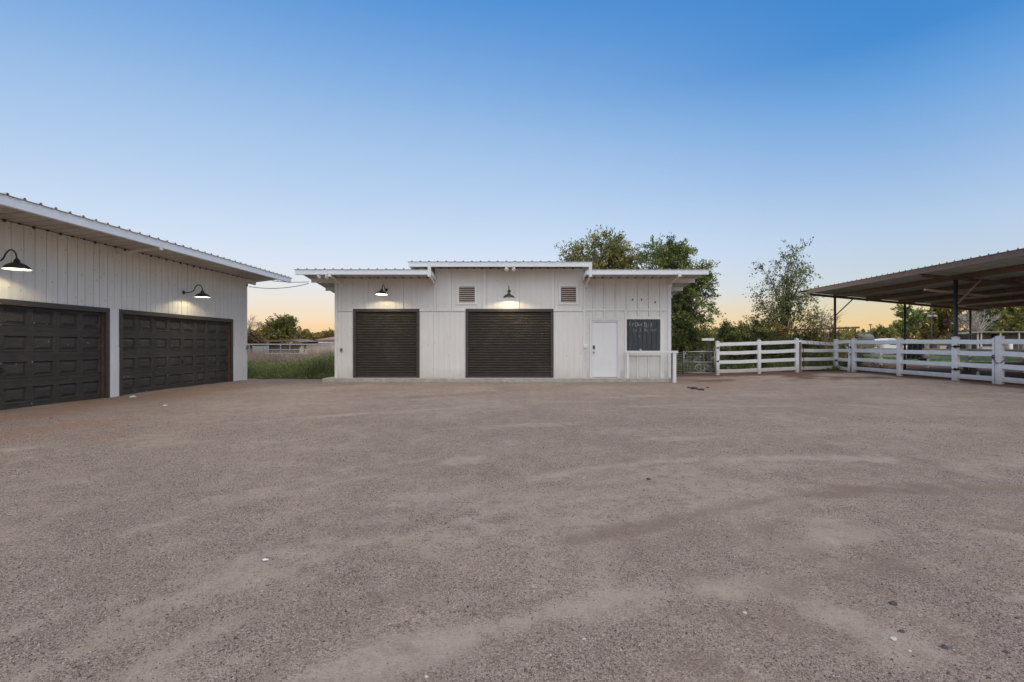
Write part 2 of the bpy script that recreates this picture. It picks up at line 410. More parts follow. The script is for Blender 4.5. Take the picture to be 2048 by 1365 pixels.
def make_ground():
    xs = np.concatenate([[-3000,-1200,-500,-220,-120,-70,-45,-32,-24], np.arange(-18, 26.01, .085), [30,36,45,60,80,110,160,260,500,1200,3000]])
    ys = [-3000,-800,-200,-60,-20,-8,-3,-1,0]; y = .5
    while y < 34: ys.append(y); y += max(.03, .0165 * y)
    ys = np.array(ys + [36,39,43,48,54,60,68,78,90,110,140,190,260,400,800,1600,3000])
    X, Y = np.meshgrid(xs, ys); nx, ny = len(xs), len(ys)
    near = (1 - sstep(18, 30, Y)) * (Y > 0)
    Z = ground(X, Y)
    Z += near * ((vnoise(X,Y,1.7,1)-.5)*.022 + (vnoise(X,Y,.5,2)-.5)*.012 + (vnoise(X,Y,.19,3)-.5)*.007)
    w1 = (vnoise(X,Y,.9,4)-.5); w2 = (vnoise(X,Y,.33,5)-.5)
    sand = np.zeros_like(X); brown = np.zeros_like(X); orange = np.zeros_like(X)
    for lst, A, dep in ((SAND_TRACKS, sand, -.008), (BROWN_TRACKS, brown, -.014), (ORANGE_SPOTS, orange, 0)):
        for pts, wd, st in lst:
            d = dist_poly(X, Y, pts) + w1*wd*1.8 + w2*wd*1.2
            m = np.clip(1.15 - d/(wd*2.2), 0, 1) * st * (.75 + .5*vnoise(X,Y,.7,6))
            np.maximum(A, m, out=A); Z += dep * np.clip(m, 0, 1) * near
    sand = np.maximum(sand, np.clip((vnoise(X,Y,1.3,8)*.6 + vnoise(X,Y,.45,9)*.4 - .47)*2.0, 0, .50) * (Y < 30))
    brown = np.maximum(brown, np.clip((vnoise(X,Y*1.8,1.1,10)*.6 + vnoise(X,Y,.35,12)*.4 - .56)*2.0, 0, .28) * (Y < 30))
    rr_ = np.hypot(X - 4.2, Y + 1.2); th = np.arctan2(X - 4.2, Y + 1.2)
    st1 = vnoise(rr_, th*1.2, .42, 51)*.6 + vnoise(rr_, th*2.5, .17, 52)*.4
    gate = vnoise(X, Y, 2.2, 53) * (Y < 20) * (Y > 1)
    sand = np.maximum(sand, np.clip((st1 - .55)*3.0, 0, .75) * sstep(.35, .7, gate))
    brown = np.maximum(brown, np.clip((.42 - st1)*3.0, 0, .45) * sstep(.35, .7, vnoise(X, Y, 2.6, 54)) * (Y < 20))
    Z += near * (st1 - .5) * .014
    wob = (vnoise(X,Y,1.6,13)-.5)*1.6 + (vnoise(X,Y,.5,14)-.5)*.7
    # brown soil strip along and behind the white fences
    line = np.where(X < 14.2, 20.3 - sstep(6, 9, X)*.2, 99)
    soil = sstep(-.6, .8, Y - 20.6 + wob - (13 - X).clip(0, 4)*.18) * sstep(5.6, 6.6, X + wob*.3)
    soil = np.maximum(soil, sstep(-.5, .5, X - 14.5 + wob*.5) * sstep(12, 15, Y))
    soil = np.maximum(soil, .75*sstep(0,1.5, Y - 17.8 + wob) * sstep(5.6,6.4,X) * sstep(-.4,.6, wob))
    soil *= (Y > 5) & (Y < 200)
    weeds = sstep(-.4, .4, Y - 19.9 + wob*.35) * (X < -6.5) * (X > -60) * (Y < 60)
    weeds = np.maximum(weeds, sstep(24, 25, Y) * (1 - sstep(15.5, 17, X)) * (X > -6.5) * (Y < 60))
    lawn = sstep(34, 37, Y) * (1 - sstep(66, 70, Y)) * sstep(20, 22, X)
    dust = np.maximum(sstep(66, 70, Y) * (X > 10), sstep(60, 64, Y) * (X <= 10))
    idx = np.arange(nx*ny).reshape(ny, nx)
    Fq = np.stack([idx[:-1,:-1], idx[:-1,1:], idx[1:,1:], idx[1:,:-1]], -1).reshape(-1, 4)
    V = np.stack([X, Y, Z], -1).reshape(-1, 3)
    o = mesh_np('ground', V, Fq, ground_material(), None,
        dict(sand=sand.ravel(), brown=brown.ravel(), orange=orange.ravel(), soil=soil.ravel(), weeds=weeds.ravel(), lawn=lawn.ravel(), dust=dust.ravel()), smooth=True)
    o['kind'] = 'structure'
    return X, Y, Z, np.maximum(sand, brown), xs, ys
GX, GY, GZ, GS, gxs, gys = make_ground()

def surf(x, y):
    """height of the built ground sheet under points (bilinear)"""
    i = np.clip(np.searchsorted(gxs, x) - 1, 0, len(gxs)-2); j = np.clip(np.searchsorted(gys, y) - 1, 0, len(gys)-2)
    fx = (x - gxs[i])/(gxs[i+1]-gxs[i]); fy = (y - gys[j])/(gys[j+1]-gys[j])
    def bl(A): return (A[j,i]*(1-fx)+A[j,i+1]*fx)*(1-fy)+(A[j+1,i]*(1-fx)+A[j+1,i+1]*fx)*fy
    return bl(GZ), bl(GS)

def pebble_material():
    t = NT('loose_gravel_stone')
    c = t.ramp(t.attr('tint'), [(0,(.075,.052,.045)),(.2,(.17,.122,.102)),(.5,(.31,.243,.212)),(.8,(.40,.335,.29)),(.985,(.47,.41,.36)),(1,(.60,.56,.51))])
    t.base(c); t.p.inputs['Roughness'].default_value = .9; t.p.inputs['Specular IOR Level'].default_value = .2
    return t.m

def make_pebbles(n=230000):
    y = 1.5 * (9.5/1.5) ** rng.random(n * 3)          # denser close to the viewer
    x = (rng.random(n*3) - .5) * 2.2 * y
    z, s = surf(x, y)
    dens = vnoise(x, y, .8, 21)*.5 + vnoise(x, y, .25, 22)*.5
    keep = rng.random(n*3) < np.clip((dens-.22)*1.9, .06, 1) * np.clip(1.05 - 1.5*s, .08, 1)
    x, y, z = x[keep][:n], y[keep][:n], z[keep][:n]; n = len(x)
    r = np.clip(rng.lognormal(math.log(.0028), .36, n), .0016, .008) * (.8 + .05*y)
    oct_ = np.array([[1,0,0],[-1,0,0],[0,1,0],[0,-1,0],[0,0,1],[0,0,-1]], float)
    fcs = np.array([[0,2,4],[2,1,4],[1,3,4],[3,0,4],[2,0,5],[1,2,5],[3,1,5],[0,3,5]])
    P = oct_[None] * (r[:,None,None]) * (1 + (rng.random((n,6,1))-.5)*.7) + (rng.random((n,6,3))-.5)*r[:,None,None]*.7
    P[:,:,2] *= .75
    a = rng.random(n)*6.283; ca, sa = np.cos(a), np.sin(a)
    Q = P.copy(); Q[:,:,0] = P[:,:,0]*ca[:,None]-P[:,:,1]*sa[:,None]; Q[:,:,1] = P[:,:,0]*sa[:,None]+P[:,:,1]*ca[:,None]
    Q += np.stack([x, y, z + r*.25], -1)[:,None,:]
    Fq = (fcs[None] + (np.arange(n)*6)[:,None,None]).reshape(-1,3)
    o = mesh_np('gravel', Q.reshape(-1,3), Fq, pebble_material(), None, dict(tint=np.repeat(rng.random(n), 6)), tri=True)
    tag(o, 'loose pinkish grey gravel strewn over the yard', 'gravel', kind='stuff')
make_pebbles()

# ---------------------------------------------------------------- corrugated sheet
def corrugated(p0, along, slope_dir, L, S, pitch=.305, rib=.036, ribw=.07, thick=.0):
    """sheet from corner p0: ribs repeat along 'along' (length L) and run along 'slope_dir' (length S)"""
    m = MB(); a = Vector(along).normalized(); s = Vector(slope_dir).normalized(); up = a.cross(s)
    if up.z < 0: up = -up
    prof = [(0, 0)]; t = pitch*.5
    while t < L - ribw:
        prof += [(t-ribw/2,0),(t-ribw*.22,rib),(t+ribw*.22,rib),(t+ribw/2,0)]
        t += pitch
    prof.append((L,0))
    vs = []
    for u, h in prof:
        q = Vector(p0) + a*u + up*h
        vs += [q, q + s*S]
    fs = [(2*i, 2*i+2, 2*i+3, 2*i+1) for i in range(len(prof)-1)]
    n = len(vs)
    vs += [v - up*.004 for v in vs]
    fs += [tuple(n + k for k in f[::-1]) for f in fs]
    for i in range(len(prof)-1):
        fs += [(2*i, 2*i+n, 2*i+2+n, 2*i+2), (2*i+1, 2*i+3, 2*i+3+n, 2*i+1+n)]
    return m.add(vs, fs)

# ---------------------------------------------------------------- front storage barn
SH = 1.36                       # heights measured from eye level get this added
BX0, BX1, BY0, BY1 = -6.845, 5.57, 18.5, 25.6
SLAB = .14
barn = thing('storage_barn', 'white wooden barn with two brown roller doors and stepped metal roof facing the yard', 'barn', (-.6, BY0, 0))
def px(x, y=BY0): return (x - CX)/F*y
def pz(v, y=BY0): return SH + (CY - v)/F*y

m = MB(); m.box(-7.18, BX1-.08, 18.12, BY1, -.2, SLAB); m.build('foundation_slab', CONC, barn, bevel=.015)

JOINTS = []
for _x in (733.5,804): JOINTS += [px(_x)+.056]
for _x in (899.8,969,1035.5,1105.5): JOINTS += [px(_x)+.061]
JOINTS += [px(870)+.052, px(1168)+.067, px(1168)-.037, px(1340.5)-.012]
for _x in (1187,1209,1231.5,1253.5,1276,1298.5,1321): JOINTS += [px(_x)-.028, px(_x)+.028]
JOINTS += [px(1178.7)-.008, px(1239.2)+.008]
JOINTS.sort()
def grooved_front(m, x0, x1, z0, z1, y, pitch=.2, gw=.007, gd=.008, phase=0.0):
    """vertical grooved sheet siding facing -y, real grooves"""
    g = [(x, gw, gd) for x in np.arange(math.floor(x0/pitch)*pitch + phase, x1, pitch) if x0+.02 < x < x1-.02]
    j = [(x, .011, .016) for x in JOINTS if x0+.02 < x < x1-.02]
    g = sorted(j + [q for q in g if all(abs(q[0]-p[0]) > .03 for p in j)])
    pr = [(x0,0)]
    for x, gw, gd in g: pr += [(x-gw/2,0),(x-gw*.42,gd),(x+gw*.42,gd),(x+gw/2,0)]
    pr.append((x1,0))
    vs = []
    for x, d in pr: vs += [(x, y+d, z0), (x, y+d, z1)]
    m.add(vs, [(2*i, 2*i+2, 2*i+3, 2*i+1) for i in range(len(pr)-1)])

DL = (px(706.5), px(839.2), pz(618.2)); DC = (px(931.2), px(1107), pz(618.2))
CL, CR = px(870), px(1168)                       # ends of the raised middle
zl, zc = 3.83, 4.19                              # wall tops
DOORX = (px(1182), px(1236.5)); DOORZ = pz(641)
m = MB(); w = barn
def wallrect(x0, x1, z0, z1, pitch=.2): grooved_front(m, x0, x1, z0, z1, BY0, pitch)
ZS = pz(621.2)
wallrect(BX0, CL, ZS, zl); wallrect(CL, CR, ZS, zc)
_keep = JOINTS; JOINTS = [px(867)]
wallrect(BX0, DL[0]+.05, SLAB, ZS); wallrect(DL[0]+.05, DL[1]-.05, DL[2]-.05, ZS); wallrect(DL[1]-.05, DC[0]+.05, SLAB, ZS)
wallrect(DC[0]+.05, DC[1]-.05, DC[2]-.05, ZS); wallrect(DC[1]-.05, CR, SLAB, ZS)
JOINTS = _keep
wallrect(CR, DOORX[0], SLAB, zl, .1); wallrect(DOORX[0], DOORX[1], DOORZ, zl, .1); wallrect(DOORX[1], BX1, SLAB, zl, .1)
# returns, back and ends
zb = zl - .115*(BY1-BY0)
m.add([(BX0,BY0,SLAB),(BX0,BY1,SLAB),(BX0,BY1,zb),(BX0,BY0,zl)], [(0,1,2,3)])
m.add([(BX1,BY0,SLAB),(BX1,BY1,SLAB),(BX1,BY1,zb),(BX1,BY0,zl)], [(0,3,2,1)])
m.add([(BX0,BY1,SLAB),(BX1,BY1,SLAB),(BX1,BY1,zb),(BX0,BY1,zb)], [(0,1,2,3)])
for xx in (CL, CR): m.add([(xx,BY0,zl-.1),(xx,BY1,zb-.1),(xx,BY1,zb+.36),(xx,BY0,zc)], [(0,1,2,3)])
for a, b, zt in ((DL[0]+.05, DL[1]-.05, DL[2]-.05), (DC[0]+.05, DC[1]-.05, DC[2]-.05), (DOORX[0], DOORX[1], DOORZ)):
    m.add([(a,BY0,SLAB),(a,BY0+.3,SLAB),(a,BY0+.3,zt),(a,BY0,zt)], [(0,1,2,3)])
    m.add([(b,BY0,SLAB),(b,BY0+.3,SLAB),(b,BY0+.3,zt),(b,BY0,zt)], [(3,2,1,0)])
    m.add([(a,BY0,zt),(b,BY0,zt),(b,BY0+.3,zt),(a,BY0+.3,zt)], [(0,1,2,3)])
m.build('wall', WHITE, barn)

# trim: bands, corner boards, battens
tr = MB(); ty = BY0 - .034
band = pz(621.2)
for a, b in ((BX0+.02, DL[0]), (DL[1], DC[0]), (DC[1], CR-.03)): tr.box(a, b, ty, BY0-.001, band-.03, band+.03)
tr.box(CR+.06, BX1-.10, ty, BY0-.001, pz(622), pz(618.3))
tr.box(BX0, BX0+.09, ty-.004, BY0-.001, SLAB, zl-.02); tr.box(BX1-.10, BX1+.012, ty-.004, BY0-.001, SLAB, zl-.02)
for x in (733.5,804): tr.box(px(x)-.05, px(x)+.05, ty, BY0-.001, band+.032, zl-.02)
for x in (899.8,969,1035.5,1105.5): tr.box(px(x)-.055, px(x)+.055, ty, BY0-.001, band+.032, zc-.02)
tr.box(CL-.03, CL+.045, ty, BY0-.001, band+.032, zl-.03)
tr.box(CR-.03, CR+.06, ty, BY0-.001, SLAB, zl-.03)
for x in (867, 939): pass
for x in (1187,1209,1231.5,1253.5,1276,1298.5,1321): tr.box(px(x)-.022, px(x)+.022, ty, BY0-.001, pz(618)+.002, zl-.02)
for x in (1187,1209,1231.5): tr.box(px(x)-.022, px(x)+.022, ty, BY0-.001, pz(636.5)+.002, pz(622)-.002)
for x in (1252,1276,1298.5,1321): tr.box(px(x)-.022, px(x)+.022, ty, BY0-.001, pz(634)+.002, pz(622)-.002)
tr.box(px(1249), px(1253), ty-.003, BY0-.001, SLAB, pz(622)-.004); tr.box(px(1320.2), px(1327.5), ty-.002, BY0-.001, SLAB, pz(634))
tr.box(px(1253)+.001, px(1320.2)-.001, ty, BY0-.001, pz(639), pz(634)); tr.box(px(1253)+.001, px(1320.2)-.001, ty-.001, BY0-.001, pz(711.5), pz(706))
for x in (1274.5,1296.5): tr.box(px(x)-.022, px(x)+.022, ty, BY0-.001, SLAB, pz(711.5)-.002)
tr.box(BX0+.092, CL-.04, BY0-.02, BY0-.001, zl-.075, zl-.022); tr.box(CR+.062, BX1-.102, BY0-.02, BY0-.001, zl-.11, zl-.022)
build_each(tr, 'trim_board', TRIM, barn)
rs = MB()
for x, v in ((731.5,580.5),(870,603),(1265,600),(1283,600),(1310.5,605),(1171,577)):
    rs.ball((px(x), BY0-.006, pz(v)), .03, .012, .038, 7, 5)
build_each(rs, 'rust_spot', RUST, barn, 42)

# roofs: high at the yard side, falling to the back
SL = .115
def barn_roof(x0, x1, yf, zf, name_seed):
    yb = BY1 + .6
    S = math.hypot(yb-yf, (yb-yf)*SL)
    r = corrugated((x0, yf, zf), (1,0,0), (0,1,-SL), x1-x0, S)
    r.build('roof', ROOFM, barn)
    f = MB()
    f.box(x0+.04, x1-.03, yf+.03, yf+.075, zf-.175, zf-.008)
    f.box(x0+.04, x1-.03, yf+.0765, yf+.14, zf-.175, zf-.16)      # lower return of the channel
    f.build('fascia', FASCIA, barn)
    p = MB(); y = BY0 + .02 + .0
    while y < yb - .3:
        zt = zf - SL*(y-yf) - .012
        for a, b in ((x0+.10, BX0-.002), (BX1+.002, x1-.10)):
            if b > a + .2 and x0 < BX0+.01 or b > a+.2 and x1 > BX1:
                if (a < BX0 and x0 < BX0) or (b > BX1 and x1 > BX1): p.box(a, b, y, y+.06, zt-.155, zt)
        y += 1.36
    build_each(p, 'purlin', TRIM, barn)
YF, ZF = 17.3, 3.972
barn_roof(px(587,17.3), px(862,17.3), YF, ZF, 1)
barn_roof(px(1172,17.3), px(1420,17.3), YF, ZF, 2)
barn_roof(px(815,17.75), px(1186,17.75), 17.75, SH+2.955, 3)
# rust-dark strip painting in the shaded gaps under the ribs at the wall head
def gap_shade(pts, name, parent):
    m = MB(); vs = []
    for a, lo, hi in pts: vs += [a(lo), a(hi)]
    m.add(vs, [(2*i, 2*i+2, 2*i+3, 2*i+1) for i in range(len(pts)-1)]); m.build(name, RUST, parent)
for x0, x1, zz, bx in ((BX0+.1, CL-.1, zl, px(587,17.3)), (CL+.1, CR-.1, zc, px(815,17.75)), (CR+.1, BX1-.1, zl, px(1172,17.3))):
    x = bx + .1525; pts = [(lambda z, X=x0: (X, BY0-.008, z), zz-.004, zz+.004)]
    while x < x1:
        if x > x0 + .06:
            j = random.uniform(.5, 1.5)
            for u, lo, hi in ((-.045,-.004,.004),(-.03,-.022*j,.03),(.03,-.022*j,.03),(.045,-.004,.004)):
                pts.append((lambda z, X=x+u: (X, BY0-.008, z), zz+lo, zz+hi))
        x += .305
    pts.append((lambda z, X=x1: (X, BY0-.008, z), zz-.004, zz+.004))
    gap_shade(pts, 'rusty_gap_shade', barn)

# eave side boards where the middle roof steps up
m = MB()
for x, s in ((px(815,17.75)+.05, 1), (px(1186,17.75)-.06, -1)):
    m.bar((x, 17.80, SH+2.955-.09), (x, 24, SH+2.955-.09-SL*6.2), .03, .14)
m.bar((px(1172,17.3)+.02, 17.36, ZF-.09), (px(1172,17.3)+.02, 18.48, ZF-.09-SL*1.12), .03, .15)
m.bar((px(862,17.3)-.02, 17.38, ZF-.09), (px(862,17.3)-.02, 18.48, ZF-.09-SL*1.12), .03, .15)
build_each(m, 'rake_board', TRIM, barn)
for x, hi in ((-6.6,0),(-3.14,1),(2.44,1),(5.53,0)):
    m = MB()
    m.bar((x, 17.33, ZF-.21), (x, BY0-.03, SH+2.24), .055, .06)
    m.box(x-.055, x+.055, 17.298, 17.329, ZF-.25, ZF-.12 if not hi else ZF+.16)
    m.box(x-.085, x+.085, BY0-.045, BY0-.024, SH+2.13, SH+2.38)
    m.build('roof_brace', TRIM, barn)

def roller_door(x0, x1, zt):
    fw = .105
    f = MB(); y0 = BY0 - .035
    f.box(x0, x0+fw, y0, BY0+.06, SLAB+.001, zt-fw-.001); f.box(x1-fw, x1, y0, BY0+.06, SLAB+.001, zt-fw-.001); f.box(x0, x1, y0-.003, BY0+.06, zt-fw, zt)
    fr = f.build('door_frame', FRAMEB, barn, bevel=.004)
    c = MB(); n = 25; H = zt - fw - SLAB - .09; vs = []; yy = BY0 + .045
    prof = []
    for i in range(n):
        z = SLAB + .07 + H*i/n; h = H/n
        prof += [(z, 0), (z+h*.18, -.004), (z+h*.5, -.022), (z+h*.82, -.004), (z+h*.93, .007)]
    prof.append((SLAB+.07+H, 0)); prof.append((zt-fw+.03, .0))
    for z, d in prof: vs += [(x0+fw-.03, yy+d, z), (x1-fw+.03, yy+d, z)]
    c.add(vs, [(2*i, 2*i+1, 2*i+3, 2*i+2) for i in range(len(prof)-1)])
    cu = c.build('roller_curtain', ROLLER, barn)
    b = MB(); b.box(x0+fw+.004, x1-fw-.004, yy-.03, yy+.02, SLAB+.004, SLAB+.072); b.build('bottom_bar', FRAMEB, cu, bevel=.005)
roller_door(*DL); roller_door(*DC)

# plain white entrance door
f = MB(); a, b = px(1178.7), px(1239.2); zt = pz(637.4)
f.box(a, px(1182.6), BY0-.04, BY0-.001, SLAB, zt); f.box(px(1236), b, BY0-.04, BY0-.001, SLAB, zt); f.box(px(1182.6)+.001, px(1236)-.001, BY0-.043, BY0-.001, pz(640.7), zt)
f.box(px(1182.8), px(1184.8), BY0-.02, BY0+.08, SLAB, pz(641)); f.box(px(1234.2), px(1235.8), BY0-.02, BY0+.08, SLAB, pz(641)); f.box(px(1184.8)+.001, px(1234.2)-.001, BY0-.021, BY0+.08, pz(644), pz(641))
f.box(a-.03, b+.03, BY0-.055, BY0-.045, zt-.006, zt+.018)
d = MB(); d.box(px(1184.9), px(1234.1), BY0+.02, BY0+.06, SLAB+.03, pz(644.2))
dob = d.build('door', DOORW, barn)
f.build('door_frame', TRIM, dob, bevel=.003)
k = MB(); k.box(px(1185.9), px(1189.7), BY0-.012, BY0+.02, pz(698.5), pz(691.5)); k.build('keypad_lock', GREYD, dob, bevel=.01)
k = MB(); k.ball((px(1187.6), BY0-.04, pz(704.5)), .034, .034, .034); k.tube([(px(1187.6), BY0-.03, pz(704.5)), (px(1187.6), BY0+.02, pz(704.5))], .018); k.build('handle', BRASS, dob, smooth=True)
k = MB(); k.box(px(1184.9), px(1234.1), BY0-.03, BY0+.08, SLAB-.0, SLAB+.028); k.build('threshold', CONC, dob)

# louvred vents
for x0, x1 in ((913.6,954.3),(1117,1156.7)):
    f = MB(); a, b, z1, z0 = px(x0), px(x1), pz(569.3), pz(609.8); t = .085
    f.box(a, b, BY0-.03, BY0-.001, z1-t, z1); f.box(a, b, BY0-.03, BY0-.001, z0, z0+t)
    f.box(a, a+t, BY0-.032, BY0-.001, z0+t+.001, z1-t-.001); f.box(b-t, b, BY0-.032, BY0-.001, z0+t+.001, z1-t-.001)
    fr = f.build('vent_frame', TRIM, barn)
    l = MB(); n = 8; H = (z1-z0-2*t)/n
    l2 = MB(); l2.box(a+t, b-t, BY0-.003, BY0-.001, z0+t, z1-t); l2.build('vent_backing', DARKSHED, fr)
    for i in range(n):
        z = z0 + t + H*(i+.5)
        j = random.uniform(-.006, .006)
        l.bar((a+t, BY0-.018, z+j), (b-t, BY0-.018, z-j*.5), .034, .016, up=(0,-.6,1))
        l.v[-8:] = l.v[-8:]
    for i in range(n):
        pass
    l.build('louvre', simple('bare_louvre_wood', (.62,.50,.43), .8, var=.2, scale=10, stretch=(.5,1,6)), fr)

# black board with chalk writing, made of grooved boards
JOINTS = []
m = MB(); a, b = px(1253.3), px(1320)
grooved_front(m, a, b, pz(702.2), pz(639.2), BY0-.012, .172, .012, .012, .05)
m.add([(a,BY0-.012,pz(639.2)),(b,BY0-.012,pz(639.2)),(b,BY0,pz(639.2)),(a,BY0,pz(639.2))], [(0,1,2,3)])
cb = m.build('chalkboard', CHALKB, barn)
def chalk():
    m = MB(); u0, v0, k = 1240.0, 630.0, 100/1706      # strokes in the detail picture's own units, put on the board plane
    S = [[(295,245),(370,240)],[(332,245),(332,370)],[(285,372),(355,362)],
      [(425,300),(422,372)],[(424,318),(440,296),(468,302)],
      [(545,258),(520,300),(512,350),(530,392),(560,398),(590,372),(604,320),(590,275),(560,256)],
      [(628,300),(632,360),(650,385),(680,370),(688,300)],[(688,300),(690,380)],
      [(722,300),(722,375)],[(722,320),(740,298),(768,302)],
      [(838,245),(835,410)],[(838,330),(890,330)],[(888,250),(890,440)],
      [(905,395),(915,350),(945,340),(965,365),(960,400)],[(962,320),(968,405)],
      [(1060,280),(1060,420)],[(1020,345),(1140,340)],
      [(500,460),(462,480),(445,540),(455,585),(490,590)],
      [(560,500),(530,530),(540,575),(565,560),(566,500),(570,580)],
      [(690,440),(690,580)],[(655,500),(735,490)],
      [(840,470),(838,570)],[(840,475),(882,560)],[(882,470),(884,565)],
      [(940,520),(925,550),(945,575),(960,550),(950,520)],[(1040,500),(1075,510),(1080,560)],[(1100,500),(1130,520),(1115,570)],
      [(1190,500),(1188,580)],[(1190,520),(1215,495),(1250,500)],
      [(640,750),(655,705),(680,740)]]
    faint = 17
    for i, st in enumerate(S):
        r = .012 if i < faint else .0068
        for p, q in zip(st[:-1], st[1:]):
            P = [(px(u0+x*k), BY0-.0135, pz(v0+y*k)) for x, y in (p, q)]
            m.bar(P[0], P[1], .002, r*1.5, up=(1,0,.3))
    m.build('chalk_writing', CHALK, cb)
chalk()
# shelf rail below the board, running out past the corner onto a post
rail = thing('hitching_rail', 'white shelf rail under the blackboard reaching past the barn corner to a post', 'rail', (4.7, 18.0, 0))
m = MB(); zr = 1.143; m.bar((px(1250,18.27), 18.27, zr-.04), (px(1355.5,17.95), 17.95, zr-.04), .13, .075); m.build('rail_board', TRIM, rail, bevel=.006)
m = MB(); x = px(1349.2,17.95); m.box(x-.055, x+.055, 17.92, 18.03, -.05, zr-.078); m.build('post', TRIM, rail, bevel=.005)
m = MB(); x = px(1257,18.1); m.box(x-.042, x+.042, 18.21, 18.29, SLAB, zr-.078); m.build('post', TRIM, rail, bevel=.005)
m = MB(); m.lathe([(.018,0),(.034,.0),(.034,.02),(.018,.02),(.018,0)], (px(1281,18.12), 18.12, zr+.03), 14, Matrix.Rotation(R(90),3,'X')); m.build('ring', PLASTW, rail)

# small fittings on the barn
o = thing('outlet_box', 'grey weatherproof outlet box beside the smaller roller door', 'outlet box', (px(683), BY0, 1.1))
m = MB(); m.box(px(681.2), px(685.2), BY0-.05, BY0-.001, pz(703.8), pz(696.6)); m.build('box_body', GREYB, o, bevel=.008)
m = MB(); m.box(px(682), px(684.4), BY0-.062, BY0-.0505, pz(702.6), pz(697.8)); m.build('cover', GREYD, o)
o = thing('conduit_box', 'white junction box with two thin conduits beside the entrance door', 'junction box', (px(1170), BY0, .2))
m = MB(); m.box(px(1166.6), px(1173.6), BY0-.09, BY0-.025, pz(696.6), pz(690)); m.build('box_body', TRIM, o, bevel=.006)
for dx in (1169, 1171.8):
    m = MB(); m.tube([(px(dx), BY0-.05, SLAB), (px(dx), BY0-.05, pz(696.6))], .013, 8); m.build('conduit', TRIM, o)
o = thing('junction_box', 'small white box on the barn corner above the shelf rail', 'junction box', (BX1, BY0+.1, 1.3))
m = MB(); m.box(BX1+.001, BX1+.045, BY0+.05, BY0+.15, pz(697.5), pz(690.5)); m.tube([(BX1+.02, BY0+.1, pz(690.5)), (BX1+.02, BY0+.1, pz(680)), (BX1+.005, BY0+.1, 3.4)], .010, 6); m.build('box_body', PLASTW, o)

def floodlight(x, y, z, label):
    o = thing('flood_light', label, 'flood light', (x, y, z), 'twin flood lights under the barn eaves')
    m = MB(); m.box(x-.03, x+.03, y-.03, y+.03, z+.0, z+.075); m.tube([(x-.12,y-.02,z-.015),(x,y-.02,z+.03),(x+.12,y-.02,z-.015)], .016, 8); m.build('mount', PLASTW, o)
    for s, tz in ((-1, .5), (1, .65)):
        M = Matrix.Rotation(s*R(22), 3, 'Y') @ Matrix.Rotation(R(62), 3, 'X')
        c = Vector((x + s*.14, y-.06, z-.05))
        m = MB(); m.lathe([(.001,.05),(.03,.05),(.04,.02),(.075,-.05),(.075,-.06),(.066,-.058)], c, 16, M); b = m.build('lamp_head', PLASTW, o, smooth=True)
        m = MB(); m.lathe([(.066,-.052),(.03,-.045),(.001,-.043)], c, 16, M); m.build('lens', GALV, b, smooth=True)
floodlight(px(645,17.4), 17.45, pz(550.5,17.45), 'twin white flood light under the lower eave above the smaller roller door')
floodlight(px(1020.2,17.85), 17.86, pz(535.5,17.86), 'twin white flood light under the raised middle eave')

# something grey poking up behind the lower roof
o = thing('roof_vent', 'small pointed grey vent cap poking above the lower roof', 'roof vent', (px(793,19.5), 19.5, 3.7))
m = MB(); m.lathe([(.05,-.1),(.05,.18),(.13,.20),(.11,.25),(.02,.42),(.001,.43)], (px(793,19.5), 19.5, 3.80), 10); m.build('cap', GALV, o, smooth=False)
m = MB(); m.bar((px(791,19.5), 19.45, 4.0), (px(788.5,19.5), 19.4, 4.22), .02, .05, taper=.3); m.bar((px(795,19.5), 19.45, 4.0), (px(798.5,19.5), 19.4, 4.12), .02, .05, taper=.3); m.build('fin', GALV, o)

# ---------------------------------------------------------------- garage along the yard
GXW = -10.3; GY0, GY1 = 3.6, 18.83
gar = thing('garage_building', 'long white plank garage with two dark panelled doors under an overhanging metal roof', 'garage', (GXW, 12, 0))
GT = SH + 2.485
def gy(x): return -GXW*1000/(CX-x)
D2 = (gy(237), gy(465)); D1 = (D2[0]-.30-5.07, D2[0]-.30); DTOP = SH + .915
def planks(m, y0, y1, z0, z1, seed=3):
    r = random.Random(seed); y = 2.0; g = []
    while y < 20:
        g.append(y); y += r.choice((.17,.20,.24,.26))
    g = [v for v in g if y0+.015 < v < y1-.015]
    pr = [(y0,0)]
    for v in g: pr += [(v-.008,0),(v-.0055,.018),(v+.0055,.018),(v+.008,0)]
    pr.append((y1,0)); vs = []
    for v, d in pr: vs += [(GXW-d, v, z0), (GXW-d, v, z1)]
    m.add(vs, [(2*i, 2*i+2, 2*i+3, 2*i+1) for i in range(len(pr)-1)])
m = MB()
planks(m, GY0, D1[0]+.06, .0, DTOP-.06); planks(m, D1[1]-.06, D2[0]+.06, .0, DTOP-.06, 9); planks(m, D2[1]-.06, GY1, .0, DTOP-.06)
planks(m, GY0, GY1, DTOP-.06, GT)
XB = GXW - 7.0; zb = GT - .09*7
m.add([(GXW,GY1,0),(XB,GY1,0),(XB,GY1,zb),(GXW,GY1,GT)], [(0,1,2,3)]); m.add([(GXW,GY0,0),(XB,GY0,0),(XB,GY0,zb),(GXW,GY0,GT)], [(3,2,1,0)])
m.add([(XB,GY0,0),(XB,GY1,0),(XB,GY1,zb),(XB,GY0,zb)], [(0,1,2,3)])
for a, b in ((D1[0]+.06, D1[1]-.06), (D2[0]+.06, D2[1]-.06)):
    z = DTOP-.06
    m.add([(GXW,a,0),(GXW-.3,a,0),(GXW-.3,a,z),(GXW,a,z)], [(0,1,2,3)]); m.add([(GXW,b,0),(GXW-.3,b,0),(GXW-.3,b,z),(GXW,b,z)], [(3,2,1,0)])
    m.add([(GXW,a,z),(GXW-.3,a,z),(GXW-.3,b,z),(GXW,b,z)], [(0,1,2,3)])
m.build('wall', PLANKW, gar)
